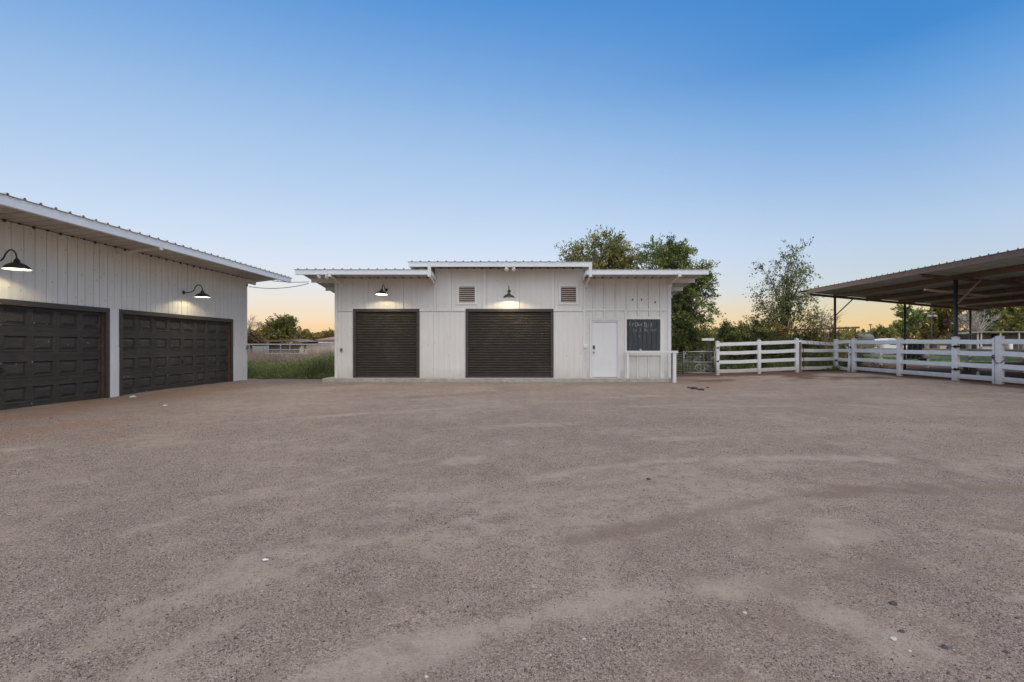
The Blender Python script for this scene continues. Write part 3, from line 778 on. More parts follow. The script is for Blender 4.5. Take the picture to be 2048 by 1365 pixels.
t = MB()
t.box(GXW+.001, GXW+.022, GY1-.11, GY1+.015, .04, GT-.02)
t.box(GXW+.001, GXW+.018, D1[1]+.001, D2[0]-.001, .03, SH-.055); t.box(GXW+.001, GXW+.012, D1[1]+.001, D2[0]-.001, SH-.045, DTOP)
t.box(GXW+.001, GXW+.014, D2[1]+.001, GY1-.112, .05, SH-.04)
build_each(t, 'trim_board', TRIM, gar)
m = MB(); m.box(GXW-.2, GXW+.10, GY0, GY1+.05, -.15, .035); m.build('foundation_slab', CONC, gar, bevel=.01)

def garage_door(y0, y1):
    fw = .115
    f = MB()
    f.box(GXW-.02, GXW+.03, y0, y0+fw, .036, DTOP-fw-.001); f.box(GXW-.02, GXW+.03, y1-fw, y1, .036, DTOP-fw-.001); f.box(GXW-.02, GXW+.033, y0, y1, DTOP-fw, DTOP)
    a, b = y0+fw, y1-fw; xs = GXW - .085
    d = MB(); z0, z1 = .045, DTOP-fw+.03; H = (z1-z0)/4; Wd = (b-a)/8
    def q(p): d.add(p, [(0,1,2,3)])
    for i in range(4):
        for j in range(8):
            ya, yb_, za, zb_ = a+j*Wd, a+(j+1)*Wd, z0+i*H+.004, z0+(i+1)*H-.004
            loops = [(0,0,0.0),(.042,.088,0.0),(.050,.096,.010),(.060,.106,.010),(.078,.124,-.026),(.092,.138,-.026),(.150,.190,-.002)]
            prev = None
            for ky, kz, dx in loops:
                yy0, yy1, zz0, zz1 = ya+ky, yb_-ky, za+kz, zb_-kz
                lp = [(xs+dx,yy0,zz0),(xs+dx,yy1,zz0),(xs+dx,yy1,zz1),(xs+dx,yy0,zz1)]
                if prev:
                    for e in range(4): q([prev[e], prev[(e+1)%4], lp[(e+1)%4], lp[e]])
                prev = lp
            q(prev)
        if i: q([(xs-.012,a,z0+i*H-.004),(xs-.012,b,z0+i*H-.004),(xs-.012,b,z0+i*H+.004),(xs-.012,a,z0+i*H+.004)])
    do = d.build('garage_door', BROWN, gar)
    f.build('door_frame', FRAMEB, do, bevel=.004)
    j = MB(); j.box(GXW-.10, GXW-.021, b-.008, b+.06, .036, DTOP-fw); j.box(GXW-.10, GXW-.021, a-.06, a+.008, .036, DTOP-fw); build_each(j, 'jamb', JAMB, do)
    h = MB(); yc = (a+b)/2 + .02; h.box(xs, xs+.02, yc-.03, yc+.03, z0+H*1.42, z0+H*1.58); h.bar((xs+.03,yc-.05,z0+H*1.5),(xs+.03,yc+.05,z0+H*1.5),.014,.02); h.build('handle', BLACKM, do)
garage_door(*D1); garage_door(*D2)
XF = -9.0; GSL = .09; ZG = SH + 2.625
S = math.hypot(XF - XB + .8, (XF-XB+.8)*GSL)
corrugated((XF+.03, 2.2, ZG), (0,1,0), (-1,0,-GSL), 19.75-2.2, S, rib=.038).build('roof', ROOFM, gar)
m = MB(); m.box(XF-.035, XF, 2.25, 19.68, ZG-.185, ZG-.010); m.box(XF-.10, XF-.0365, 2.25, 19.68, ZG-.185, ZG-.17); m.build('fascia', FASCIA, gar)
m = MB()
x = GXW - .05
while x > XB:
    zt = ZG - GSL*(XF-x) - .012; m.box(x-.06, x, GY1+.002, 19.6, zt-.155, zt); x -= 1.36
build_each(m, 'purlin', TRIM, gar)
for y, y2 in ((12.75,12.53),(18.72,18.55),(6.6,6.45)):
    m = MB(); m.bar((GXW+.03, y, SH+2.315), (XF-.03, y2, SH+2.44), .055, .05)
    m.box(XF+.001, XF+.02, y2-.05, y2+.05, ZG-.25, ZG-.10); m.box(GXW+.001, GXW+.025, y-.13, y+.13, SH+2.21, SH+2.43)
    m.build('roof_brace', TRIM, gar)
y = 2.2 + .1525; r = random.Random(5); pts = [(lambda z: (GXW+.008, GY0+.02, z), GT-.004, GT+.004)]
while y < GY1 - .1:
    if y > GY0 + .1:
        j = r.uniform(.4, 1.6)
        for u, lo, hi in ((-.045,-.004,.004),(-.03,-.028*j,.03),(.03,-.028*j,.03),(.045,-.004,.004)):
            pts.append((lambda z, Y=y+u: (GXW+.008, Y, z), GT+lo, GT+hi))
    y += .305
gap_shade(pts, 'rusty_gap_shade', gar)  # same painted shade for the rib gaps along the garage wall head

m = MB(); m.box(GXW+.04, GXW+.001, GY1-.06, GY1+.03, SH+2.2, SH+2.3); m.build('junction_plate', RUST, gar)
o = thing('outlet_box', 'grey outlet box on the far corner of the long garage', 'outlet box', (GXW, GY1, 1.0))
m = MB(); m.box(GXW+.023, GXW+.08, GY1-.10, GY1-.01, 1.18, 1.33); m.build('box_body', GREYB, o, bevel=.008)
m = MB(); m.box(GXW+.081, GXW+.092, GY1-.085, GY1-.025, 1.20, 1.31); m.build('cover', GREYD, o)

# cables slung between the buildings
def cable(p, q, sag, label):
    pts = []
    for i in range(13):
        t = i/12; v = Vector(p).lerp(Vector(q), t); v.z -= sag*4*t*(1-t); pts.append(v)
    m = MB(); m.tube(pts, .012, 6); o = m.build('cable', GREYD); tag(o, label, 'cable', 'cables between garage and barn')
cable((GXW+.05, 18.9, SH+2.20), (px(617.5,18.6), 18.6, SH+2.28), .12, 'lower sagging cable slung between the garage and the barn eave')
cable((XF-.3, 18.75, SH+2.40), (px(617.5,18.6), 18.6, SH+2.34), .03, 'upper nearly straight cable between the garage eave and the barn eave')

# ---------------------------------------------------------------- lit gooseneck lamps
def lamp(mount, nrm, pts2, shade_at, label, tilt=0.0, power=24):
    """pts2: (distance from wall, height from mount) of the neck; shade_at: (distance, rim height)"""
    n = Vector(nrm); mt = Vector(mount)
    o = thing('gooseneck_lamp', label, 'wall lamp', tuple(mt), 'lit gooseneck barn lamps')
    P = [mt + n*d + Vector((0,0,h)) for d, h in pts2]
    ctr = []
    for i in range(len(P)-1):
        p0, p1, p2, p3 = P[max(i-1,0)], P[i], P[i+1], P[min(i+2, len(P)-1)]
        for k in range(6):
            t = k/6
            ctr.append(.5*((2*p1)+(-p0+p2)*t+(2*p0-5*p1+4*p2-p3)*t*t+(-p0+3*p1-3*p2+p3)*t**3))
    ctr.append(P[-1])
    m = MB(); m.tube(ctr, .014, 10); m.build('arm', BLACKM, o, smooth=True)
    ax = Vector((0,0,1)).rotation_difference(n).to_matrix()
    m = MB(); m.lathe([(.001,.03),(.03,.03),(.055,.018),(.06,.0),(.001,0)], mt, 18, ax); m.build('wall_plate', BLACKM, o, smooth=True)
    c = mt + n*shade_at[0] + Vector((0,0,shade_at[1]))
    side = Vector((0,0,1)).cross(n)
    M = Matrix.Rotation(tilt, 3, side)
    rr = .215
    outer = [(.022,.215),(.026,.20),(.045,.185),(.05,.14),(.075,.125),(.12,.105),(.165,.075),(.20,.035),(rr,0.0)]
    inner = [(rr-.005,.001),(.195,.034),(.16,.071),(.115,.100),(.07,.119),(.02,.128),(.001,.128)]
    m = MB(); m.lathe(outer, c, 32, M); sh = m.build('lamp_shade', BLACKM, o, smooth=True)
    m = MB(); m.lathe(outer[-1:]+inner, c, 32, M); m.build('reflector', PLASTW, sh, smooth=True)
    m = MB(); m.ball(c + M @ Vector((0,0,.111)), .030, .030, .014); m.build('bulb', BULB, sh, smooth=True)
    li = bpy.data.lights.new('lamp_light', 'POINT'); li.energy = power; li.color = (1,.86,.56); li.shadow_soft_size = .032
    lo = bpy.data.objects.new('lamp_light', li); COL.objects.link(lo); lo.parent = o; lo.location = (c - mt) + M @ Vector((0,0,.083))
    return o
NECK_G = [(0,0),(.16,.0),(.30,.05),(.37,.17),(.46,.235),(.55,.18),(.58,.06)]
lamp((GXW, gy(367), SH+1.60), (1,0,0), NECK_G, (.58,-.145), 'lit black gooseneck lamp above the far garage door')
lamp((GXW, 9.66, SH+1.60), (1,0,0), NECK_G, (.58,-.145), 'lit black gooseneck lamp above the near garage door')
NECK_B = [(0,0),(.10,.0),(.20,.03),(.32,.13),(.43,.14),(.52,.04),(.56,-.10)]
lamp((px(1018.3), BY0, SH+1.985), (0,-1,0), NECK_B, (.56,-.30), 'lit black gooseneck lamp above the wider roller door between two vents', tilt=R(5))
lamp((px(772.5), BY0, SH+2.03), (0,-1,0), NECK_B, (.62,-.235), 'lit black gooseneck lamp above the smaller roller door, tilted out', tilt=R(-4))

# ---------------------------------------------------------------- white rail fences
RAILS = (1.36, .97, .57, .17)
def rail_post(m, x, y, s=.13, h=1.48, ang=0.0):
    g = gz(x, y); M = Matrix.Rotation(ang, 3, 'Z')
    def ob(w, z0, z1):
        v = [Vector((x,y,0)) + M @ Vector((sx*w/2, sy*w/2, 0)) + Vector((0,0,z)) for z in (z0,z1) for sx, sy in ((-1,-1),(1,-1),(1,1),(-1,1))]
        m.add(v, [(3,2,1,0),(4,5,6,7),(0,1,5,4),(1,2,6,5),(2,3,7,6),(3,0,4,7)])
    ob(s, g-.1, g+h); ob(s+.02, g+h, g+h+.018)
    n = len(m.v); w = s*.46
    vs = [Vector((x,y,0)) + M @ Vector((sx*w, sy*w, 0)) + Vector((0,0,g+h+.018)) for sx, sy in ((-1,-1),(1,-1),(1,1),(-1,1))] + [Vector((x,y,g+h+.045))]
    m.add(vs, [(0,1,4),(1,2,4),(2,3,4),(3,0,4)])
def rails(p, q, root, mat=None, hs=RAILS, sag=(0,0,0,0), off=.0):
    for h, sg in zip(hs, sag):
        m = MB(); a = Vector((p[0], p[1], gz(*p) + h)); b = Vector((q[0], q[1], gz(*q) + h + sg))
        mid = a.lerp(b, .5); mid.z -= random.uniform(.0, .018); mid.x += random.uniform(-.012, .012)
        a.z += random.uniform(-.006, .006); b.z += random.uniform(-.006, .006)
        w_, h_ = .021, .076; d = (b - a).normalized(); sd = d.cross(Vector((0,0,1))).normalized()
        vs = [c + sd*u*w_ + Vector((0,0,v_*h_)) for c in (a, mid, b) for u, v_ in ((-1,-1),(1,-1),(1,1),(-1,1))]
        m.add(vs, [(3,2,1,0),(8,9,10,11)] + [(k*4+i, k*4+(i+1)%4, k*4+4+(i+1)%4, k*4+4+i) for k in (0,1) for i in range(4)]); m.build('rail', mat or VINYL, root, bevel=.006)
def strap_hinge(x, y, z, root, d=(1,0)):
    m = MB(); dx, dy = d; nx, ny = (-.08, -.0) if abs(dx) < abs(dy) else (0, -.08)
    m.bar((x+nx-dx*.16, y+ny-dy*.16, z+.0), (x+nx+dx*.16, y+ny+dy*.16, z+.0), .012, .03)
    m.bar((x+nx-dx*.16, y+ny-dy*.16, z+.035), (x+nx-dx*.03, y+ny-dy*.03, z-.035), .012, .025)
    m.bar((x+nx-dx*.16, y+ny-dy*.16, z-.035), (x+nx-dx*.03, y+ny-dy*.03, z+.035), .012, .025)
    m.box(x+nx-.02, x+nx+.02, y+ny-.02, y+ny+.02, z-.045, z+.045)
    m.build('hinge', BLACKH, root)
PA, PB, PC, PD = (px(1435,22.2), 22.2), (px(1518,22.3), 22.3), (px(1593.5,22.5), 22.5), (15.2, 24.05)
PE, PG, PH, PI = (15.2, 22.75), (15.15, 19.95), (15.18, 17.42), (15.2, 15.84)
fen = thing('rail_fence', 'white four-rail vinyl fence beyond the barn with dusty lower rails', 'fence', (PB[0], PB[1], .1))
for p in (PA, PB, PC):
    m = MB(); rail_post(m, *p); m.build('post', VINYL, fen, bevel=.004)
rails(PA, PB, fen); rails(PB, PC, fen)
for p, z in ((PA, 1.21), (PA, .62)):
    m = MB(); m.box(p[0]-.05, p[0]+.04, p[1]-.085, p[1]-.066, p and gz(*p)+z-.03, gz(*p)+z+.03); m.box(p[0]-.10, p[0]-.05, p[1]-.08, p[1]-.07, gz(*p)+z-.012, gz(*p)+z+.012); m.build('hinge', BLACKH, fen)
mb = thing('steel_post', 'square grey steel post behind the white fence end by the drooping rail', 'post', (PC[0]+.13, PC[1]+.12, .1))
m = MB(); m.box(PC[0]+.07, PC[0]+.19, PC[1]+.08, PC[1]+.2, 0, 1.42); m.build('post_tube', GREYB, mb)
m = MB(); m.ball((PC[0]+.14, PC[1]-.0, 1.5), .09, .05, .05); m.build('post_cap', PLASTW, mb)
# section whose loose top rail droops, tied with dark cord
g1 = thing('fence_gate', 'white four-rail gate with a drooping cord-wrapped top rail', 'gate', ((PC[0]+PD[0])/2, 23.2, .1))
pc2 = (PC[0]+.26, PC[1]+.13)
rails(pc2, (PD[0]-.06, PD[1]-.02), g1, sag=(-.085,0,0,0))
m = MB(); rail_post(m, PC[0]+.27, PC[1]+.15, .06, 1.45); m.build('end_stile', simple('rusty_latch_stile', (.33,.27,.22), .7), g1)
m = MB()
for i in range(1, 6):
    t = i/6; x = pc2[0]+(PD[0]-pc2[0])*t; y = pc2[1]+(PD[1]-pc2[1])*t; z = gz(x,y)+1.36-.085*t
    m.bar((x-.06, y-.032, z+.078), (x+.06, y-.032, z-.078), .008, .012)
m.build('cord', GREYD, g1)
m = MB(); m.tube([(PC[0]+.33, PC[1]+.06, 1.25), (PC[0]+.34, PC[1]+.05, .9), (PC[0]+.35, PC[1]+.05, .3)], .014, 6); m.build('latch_rope', RUST, g1)
# corner post and small sagging gate
cp = thing('corner_post', 'white corner post where the drooping gate meets the small sagging gate', 'post', (PD[0], PD[1], .1))
m = MB(); rail_post(m, *PD, s=.15); m.build('post_body', VINYL, cp, bevel=.004); strap_hinge(PD[0]-.02, PD[1]-.0, .62, cp, (.5,.0))
g2 = thing('fence_gate', 'narrow white four-rail gate sagging against the fence with a leaning end stile', 'gate', (15.2, 23.4, .1))
q = (15.13, PE[1]+.17)
rails((PD[0]+.02, PD[1]-.09), (q[0]-.02, q[1]+.05), g2, sag=(.03,.0,-.03,-.05))
m = MB(); gq = gz(*q); m.bar((q[0]-.06, q[1], gq+.02), (q[0]+.03, q[1]+.0, gq+1.45), .09, .06); m.build('end_stile', VINYL, g2)
m = MB(); m.box(q[0]-.06, q[0]+.06, q[1]-.07, q[1]-.04, gq+1.08, gq+1.16); m.lathe([(.02,0),(.045,0),(.045,.015),(.02,.015)], (q[0]-.03, q[1]-.08, gq+.8), 10, Matrix.Rotation(R(90),3,'X')); m.build('latch', BLACKH, g2)
sf = thing('rail_fence', 'white four-rail vinyl fence running towards the canopy pen', 'fence', (15.2, 20, .1))
for p in (PE, PG):
    m = MB(); rail_post(m, *p, s=.15); m.build('post', VINYL, sf, bevel=.004)
m = MB(); rail_post(m, *PH, s=.16, h=1.5); m.build('post', VINYL, sf, bevel=.004)
rails(PE, PG, sf); rails(PG, PH, sf)
m = MB()
for z in (.2,.32,.55,.66,.98,1.3,1.42): m.box(PH[0]+.02, PH[0]+.034, PH[1]-.083, PH[1]-.079, gz(*PH)+z-.012, gz(*PH)+z+.012)
m.build('screw', GREYB, sf)
g3 = thing('fence_gate', 'wide white four-rail gate on black strap hinges in front of the canopy pen', 'gate', (15.2, 16.6, .1))
qa = (15.19, PI[1]+.17)
rails((PH[0], PH[1]-.08), qa, g3, sag=(-.01,-.01,-.01,-.01))
m = MB(); rail_post(m, qa[0], qa[1], .085, 1.44); m.build('end_stile', VINYL, g3, bevel=.004)
for z in (1.19, .40): strap_hinge(PH[0]-.01, PH[1]-.06, gz(*PH)+z, g3, (.0,.9))
m = MB()
for z in (1.19,.40):
    zz = gz(*PH)+z; m.bar((PH[0]-.09, PH[1]-.09, zz), (PH[0]+.09, PH[1]-.09, zz), .012, .05); m.bar((PH[0]-.06, PH[1]-.092, zz-.05), (PH[0]+.0, PH[1]-.092, zz+.05), .012, .02)
m.build('hinge', BLACKH, g3)
nf = thing('rail_fence', 'nearest white four-rail fence starting at the post with the dark chain', 'fence', (15.2, 14, .1))
for p in (PI, (15.25, 13.3), (15.3, 10.8), (15.35, 8.3), (15.4, 5.8)):
    m = MB(); rail_post(m, *p, s=.155, h=1.5); m.build('post', VINYL, nf, bevel=.004)
rails(PI, (15.25,13.3), nf); rails((15.25,13.3), (15.3,10.8), nf); rails((15.3,10.8), (15.35,8.3), nf); rails((15.35,8.3), (15.4,5.8), nf)
ch = MB(); zc_ = gz(*PI)+.78
pts = [Vector((qa[0]-.06, qa[1]+.02, zc_+.06)), Vector((qa[0]-.08, qa[1]-.10, zc_-.02)), Vector((PI[0]-.1, PI[1]+.03, zc_-.11)), Vector((PI[0]-.06, PI[1]-.1, zc_-.10)), Vector((PI[0]+.07, PI[1]-.1, zc_-.0))]
ch.tube(pts, .013, 6); ch.lathe([(.03,0),(.055,0),(.055,.03),(.03,.03)], (qa[0]-.07, qa[1]-.03, zc_+.09), 12, Matrix.Rotation(R(70),3,'X'))
tag(ch.build('chain', CHAINM), 'dark chain looped round the white gate post', 'chain')

# white fence on the far side of the pen, its backlit tan put into the colour
bf = thing('rail_fence', 'white fence painted in its backlit beige on the far side of the canopy pen', 'fence', (22.5, 28, .1))
BP = [(22.5,34.5),(22.5,31.2),(22.5,27.65),(22.5,25.08),(22.5,22.4),(22.5,19.8),(22.5,17)]
for p in BP:
    m = MB(); rail_post(m, *p, s=.15, h=1.46); m.build('post', VINYL_BACKLIT, bf)
for p, q in zip(BP[:-1], BP[1:]): rails(p, q, bf, VINYL_BACKLIT)
o = thing('tarp', 'black tarp hanging over the beige fence behind the canopy posts', 'tarp', (22.4, 28.3, .8))
m = MB(); 
ny, nz = 10, 8; vs = []
for j in range(nz+1):
    for i in range(ny+1):
        y = 27.95 + .98*i/ny; z = .56 + .96*j/nz + .02*math.sin(i*1.9); vs.append((22.40 + .035*math.sin(i*1.7+j*.4) - .04*(j==nz)*0, y, z))
n1 = len(vs); fs = [(j*(ny+1)+i, j*(ny+1)+i+1, (j+1)*(ny+1)+i+1, (j+1)*(ny+1)+i) for j in range(nz) for i in range(ny)]
vs += [(x+.22 if True else x, y, z) for x, y, z in vs]; fs += [tuple(n1+k for k in f[::-1]) for f in fs]
fs += [(nz*(ny+1)+i, nz*(ny+1)+i+1, n1+nz*(ny+1)+i+1, n1+nz*(ny+1)+i) for i in range(ny)] + [(j*(ny+1), (j+1)*(ny+1), n1+(j+1)*(ny+1), n1+j*(ny+1)) for j in range(nz)] + [(j*(ny+1)+ny, n1+j*(ny+1)+ny, n1+(j+1)*(ny+1)+ny, (j+1)*(ny+1)+ny) for j in range(nz)]
m.add(vs, fs); m.build('cover', TARP, o)
m = MB(); m.ball((22.3, 27.75, .58), .12, .35, .10, 8, 6); m.build('loose_end', TARP, o)
# low brown timber trough between the pen and the lawn
o = thing('timber_trough', 'long low brown timber trough on stubby legs before the lawn', 'trough', (20.5, 20.6, .1))
m = MB(); m.box(18.35, 24.2, 20.5, 20.62, .52, .63); m.box(18.35, 24.2, 20.95, 21.07, .52, .63); m.box(18.38, 24.18, 20.62, 20.95, .50, .53); m.build('trough_body', POSTB, o)
for x in (18.75, 21.6, 24.0):
    m = MB(); m.box(x-.18, x+.06, 20.56, 20.68, .05, .5); m.box(x-.12, x+.0, 20.9, 21.02, .05, .5); m.build('leg', POSTB, o)
m = MB(); m.ball((18.5, 20.2, .16), .05, .05, .13); tag(m.build('rag', PAPER), 'small white rag hanging below the timber trough', 'rag')

# ---------------------------------------------------------------- shade canopy
can = thing('shade_canopy', 'open steel shade canopy with sloping corrugated roof over the horse pen', 'canopy', (18, 20, 0))
CF, CSL = 14.6, .093
ZT = SH + 2.80
Y0c, Y1c = 3.5, 26.35
corrugated((CF-.03, Y0c, ZT), (0,1,0), (1,0,-CSL), Y1c-Y0c, math.hypot(9.1, 9.1*CSL), rib=.04).build('roof', SHEET, can)
m = MB(); m.box(CF, CF+.06, Y0c+.02, 25.45, ZT-.215, ZT-.012); m.build('fascia', PURPLE, can)
def czt(x): return ZT - CSL*(x-CF)
for i, x in enumerate((16.35, 18.05, 19.75, 21.45, 23.2)):
    m = MB(); z = czt(x)-.012
    m.box(x, x+.06, Y0c+.1, 26.1, z-.20, z); m.box(x+.0615, x+.11, Y0c+.1, 26.1, z-.20, z-.185); m.build('purlin', BEAMB, can)
for y in (25.36, 18.34, 11.3, 4.3):
    m = MB(); p = Vector((CF+.08, y, czt(CF+.08)-.235)); q = Vector((23.5, y, czt(23.5)-.235)); m.bar(p, q, .10, .11); m.build('rafter', PURPLE if y < 25 else BEAMB, can)
for y in (25.4, 18.36, 11.3, 4.3):
    for x, r in ((16.0,.055), (19.55,.05), (22.88,.05)):
        m = MB(); m.tube([(x, y, 0.0), (x, y, czt(x)-.29)], r if y > 19 else r*1.15, 12); m.build('post', POSTG if y < 20 else POSTB, can, smooth=True)
m = MB(); m.bar((px(1672,25.4), 25.4, SH+.0594*25.4), (px(1708,25.4), 25.4, SH+.0955*25.4-.05), .045, .045); m.build('knee_brace', GALV, can)
m = MB(); m.bar((px(1915,18.3), 18.3, SH+.083*18.3), (px(1962,18.3), 18.3, SH+.130*18.3), .05, .05); m.build('knee_brace', WOODL, can)
m = MB(); m.bar((14.94, 18.47, SH+2.035), (17.25, 18.47, SH+1.79), .05, .075); m.build('tie_board', WOODL, can)

# ---------------------------------------------------------------- pipe gate and posts by the barn
o = thing('pipe_gate', 'galvanised pipe gate with wire mesh between barn and white fence', 'gate', (8.0, 22.3, .05))
a, b = px(1367.5,22.3), px(1429,22.3); z0, zm, z1 = .11, .585, 1.05
m = MB()
for p, q in (((a,z0),(b,z0)),((a,zm),(b,zm)),((a,z1),(b,z1)),((a,z0),(a,z1)),((b,z0),(b,z1))): m.tube([(p[0],22.3,p[1]),(q[0],22.3,q[1])], .021, 8)
m.build('pipe_frame', GALV, o, smooth=True)
m = MB()
for i in range(1, 9): 
    if i not in (4,7): x = a+(b-a)*i/9; m.tube([(x,22.31,z0),(x+.01,22.32,z1)], .005, 4)
for i in range(1, 14):
    z = z0+(z1-z0)*i/14; m.tube([(a,22.31,z),(a+(b-a)*(.62 if z < zm else .66),22.32,z-.01)], .004, 4)
m.tube([(a+.72,22.25,.95),(a+.66,22.24,.5),(a+.74,22.25,.2),(a+.86,22.25,.14),(a+.9,22.25,.4),(a+.86,22.25,.95)], .009, 5)
m.build('wire_mesh', GALV, o)
o = thing('mesh_panel', 'narrow wire mesh panel between the barn corner and the pipe gate', 'fence panel', (7.0, 22.5, 0))
m = MB()
for i in range(12): m.tube([(6.35,22.45,.12+.08*i),(7.28,22.4,.12+.08*i)], .005, 4)
for x in (6.35,6.65,6.95,7.25): m.tube([(x,22.43,.05),(x,22.43,1.05)], .006, 4)
m.build('wire_mesh', GALV, o)
o = thing('rail_post', 'dark post carrying a short white board behind the pipe gate', 'post', (px(1418.5,24), 24, 0))
m = MB(); x = px(1418.5,24); m.box(x-.06, x+.06, 23.95, 24.07, 0, 1.5); m.build('post_body', GREYD, o)
m = MB(); m.box(px(1404,23.9), px(1428,23.9), 23.86, 23.94, SH+.20, SH+.31); m.build('board', VINYL, o)
o = thing('hose_coil', 'heap of grey hose lying at the foot of the white fence post', 'hose', (8.6, 22.9, .1))
m = MB(); rr = random.Random(4)
for k in range(5):
    c = (8.2+.12*k, 22.75+.03*k, .16+.04*(k%3)); R0 = .16+.03*rr.random()
    m.tube([(c[0]+R0*1.4*math.cos(t*.5236+k), c[1]+.1*math.sin(t*.5236), c[2]+R0*.9*(1+math.sin(t*.5236+k*.6))) for t in range(13)], .012, 5)
m.build('coil', GREYB, o)

# ---------------------------------------------------------------- trees and shrubs
def leaf_quads(P, L, W, tint, up=.0, droop=None):
    n = len(P); d = rng.normal(size=(n,3)); d[:,2] += up
    d /= np.linalg.norm(d, axis=1)[:,None] + 1e-9
    if droop is not None: d = d*.6 + droop*.8; d /= np.linalg.norm(d, axis=1)[:,None] + 1e-9
    s = np.cross(d, rng.normal(size=(n,3))); s /= np.linalg.norm(s, axis=1)[:,None] + 1e-9
    Ls = L*(.6+.8*rng.random((n,1))); Ws = W*(.6+.8*rng.random((n,1)))
    V = np.stack([P, P + d*Ls*.45 + s*Ws*.5, P + d*Ls, P + d*Ls*.45 - s*Ws*.5], 1).reshape(-1,3)
    return V, np.arange(4*n).reshape(-1,4), np.repeat(tint, 4)

def branch_curve(a, b, rise, n=6, wob=.08):
    a = Vector(a); b = Vector(b); mid = a.lerp(b, .5) + Vector((random.uniform(-1,1)*wob, random.uniform(-1,1)*wob, rise))
    return [(a.lerp(mid, t)).lerp(mid.lerp(b, t), t) for t in [i/(n-1) for i in range(n)]]

def tree(name, label, cat, base, lumps, leafmat, seed, trunk_r=.12, trunk_top=None, leaf=.12, per_twig=26, twigs=6, twig_l=.7, up=.35, group=None, barkmat=None, fork=.35, twig_r=.006, limb=(.008,.009)):
    """lumps: (cx,cy,cz, rx,ry,rz, clumps) ellipsoids in world units"""
    random.seed(seed); global rng; rng = np.random.default_rng(seed)
    base = Vector(base); root = thing(name, label, cat, tuple(base), group)
    cz = sum(l[2]*l[6] for l in lumps)/sum(l[6] for l in lumps); cx = sum(l[0]*l[6] for l in lumps)/sum(l[6] for l in lumps); cy = sum(l[1]*l[6] for l in lumps)/sum(l[6] for l in lumps)
    top = Vector(trunk_top) if trunk_top else Vector((cx, cy, cz + .3*max(l[5] for l in lumps)))
    tk = branch_curve(base - Vector((0,0,.1)), top, 0, 9, .12*(top-base).length*.3)
    tr = MB(); tr.tube(tk, [trunk_r*(1-.8*i/8) for i in range(9)], 8)
    LP = []; LT = []; LD = []
    for (lx, ly, lz, rx, ry, rz, n) in lumps:
        for k in range(n):
            u = rng.normal(size=3); u /= np.linalg.norm(u)
            rad = rng.random()**.42 * (1 + .13*math.sin(5*u[0]+seed) + .12*math.sin(7*u[2]+3*u[1]+k%3))
            c = Vector((lx + u[0]*rx*rad, ly + u[1]*ry*rad, lz + u[2]*rz*rad))
            g = gz(c.x, c.y) + .1
            if c.z < g: c.z = g + random.random()*.3
            # limb from the trunk
            h = min(8, max(1, int(8*(fork + (1-fork)*max(0, min(1, (c.z-base.z)/(top.z-base.z+1e-6)))*.8 - .15 - random.random()*.15))))
            p0 = tk[h]
            limb = branch_curve(p0, c, .12*(c-p0).length, 6, .12*(c-p0).length)
            lr = min(trunk_r*.45, limb[0] + limb[1]*(c-p0).length)
            if k % 2 == 0 or n < 40: tr.tube(limb, [lr*(1-.8*i/5) for i in range(6)], 5, False)
            out = (c - Vector((lx,ly,lz))); out = out.normalized() if out.length > 1e-3 else Vector((0,0,1))
            tone = .5 + .28*rng.normal()
            for q in range(twigs):
                d = Vector(rng.normal(size=3)) * .75 + out*.7 + Vector((0,0,up)); d.normalize()
                L = twig_l*(.5+random.random()); e = c + d*L
                bend = Vector((0,0,-.12*L))
                pts = [c, c.lerp(e, .5) - bend*.5, e + bend]
                tr.tube(pts, [twig_r*1.6, twig_r*1.1, twig_r*.5], 3, False)
                m_ = int(per_twig*(.5+random.random()))
                t = rng.random(m_)**.8
                A = np.array(c)[None] + (np.array(e + bend) - np.array(c))[None]*t[:,None]
                A += rng.normal(size=(m_,3))*.09*twig_l
                LP.append(A); LT.append(np.clip(tone + .22*rng.normal(size=m_), 0, 1)); LD.append(np.repeat(np.array(d)[None], m_, 0))
    tr.build('trunk', barkmat or BARK, root)
    if per_twig:
        P = np.concatenate(LP); T = np.concatenate(LT); D = np.concatenate(LD)
        V, Q, tt = leaf_quads(P, leaf, leaf*.55, T, 0, D)
        mesh_np('crown', V, Q, leafmat, root, dict(tint=tt))
    return root

def pxs(x, y): return (x-CX)/F*y
def tz(v, y): return SH + (CY-v)/F*y
T = tree
y = 29.
T('broadleaf_tree', 'tall olive-green tree with broad rounded crown rising behind the barn roof', 'tree', (pxs(1200,y), y, 0),
  [(pxs(1195,y), y, tz(535,y), 2.35,1.9,1.7, 90), (pxs(1150,y), y, tz(545,y), 1.4,1.5,1.2, 36), (pxs(1225,y), y, tz(508,y), 1.35,1.3,.75, 36), (pxs(1238,y), y, tz(550,y), 1.05,1.3,1.2, 22), (pxs(1200,y), y, tz(600,y), 2.2,1.7,1.5, 30)], LEAF_A, 21, .16, leaf=.13, per_twig=14, twig_l=.66)
y = 27.5
T('broadleaf_tree', 'dense dark green tree behind the barn corner with foliage hanging to the ground', 'tree', (pxs(1362,y), y, 0),
  [(pxs(1333,y), y, tz(532,y), 1.45,1.4,1.2, 70), (pxs(1340,y), y, tz(506,y), .95,1.0,.5, 26), (pxs(1375,y), y, tz(590,y), 1.35,1.2,1.5, 80), (pxs(1382,y), y, tz(560,y), 1.15,1.1,.9, 40), (pxs(1372,y), y, tz(655,y), 1.1,1.0,1.0, 46), (pxs(1345,y), y, tz(600,y), 1.1,1.3,1.2, 36)], LEAF_B, 5, .15, leaf=.12, per_twig=17, twig_l=.56)
y = 30.5
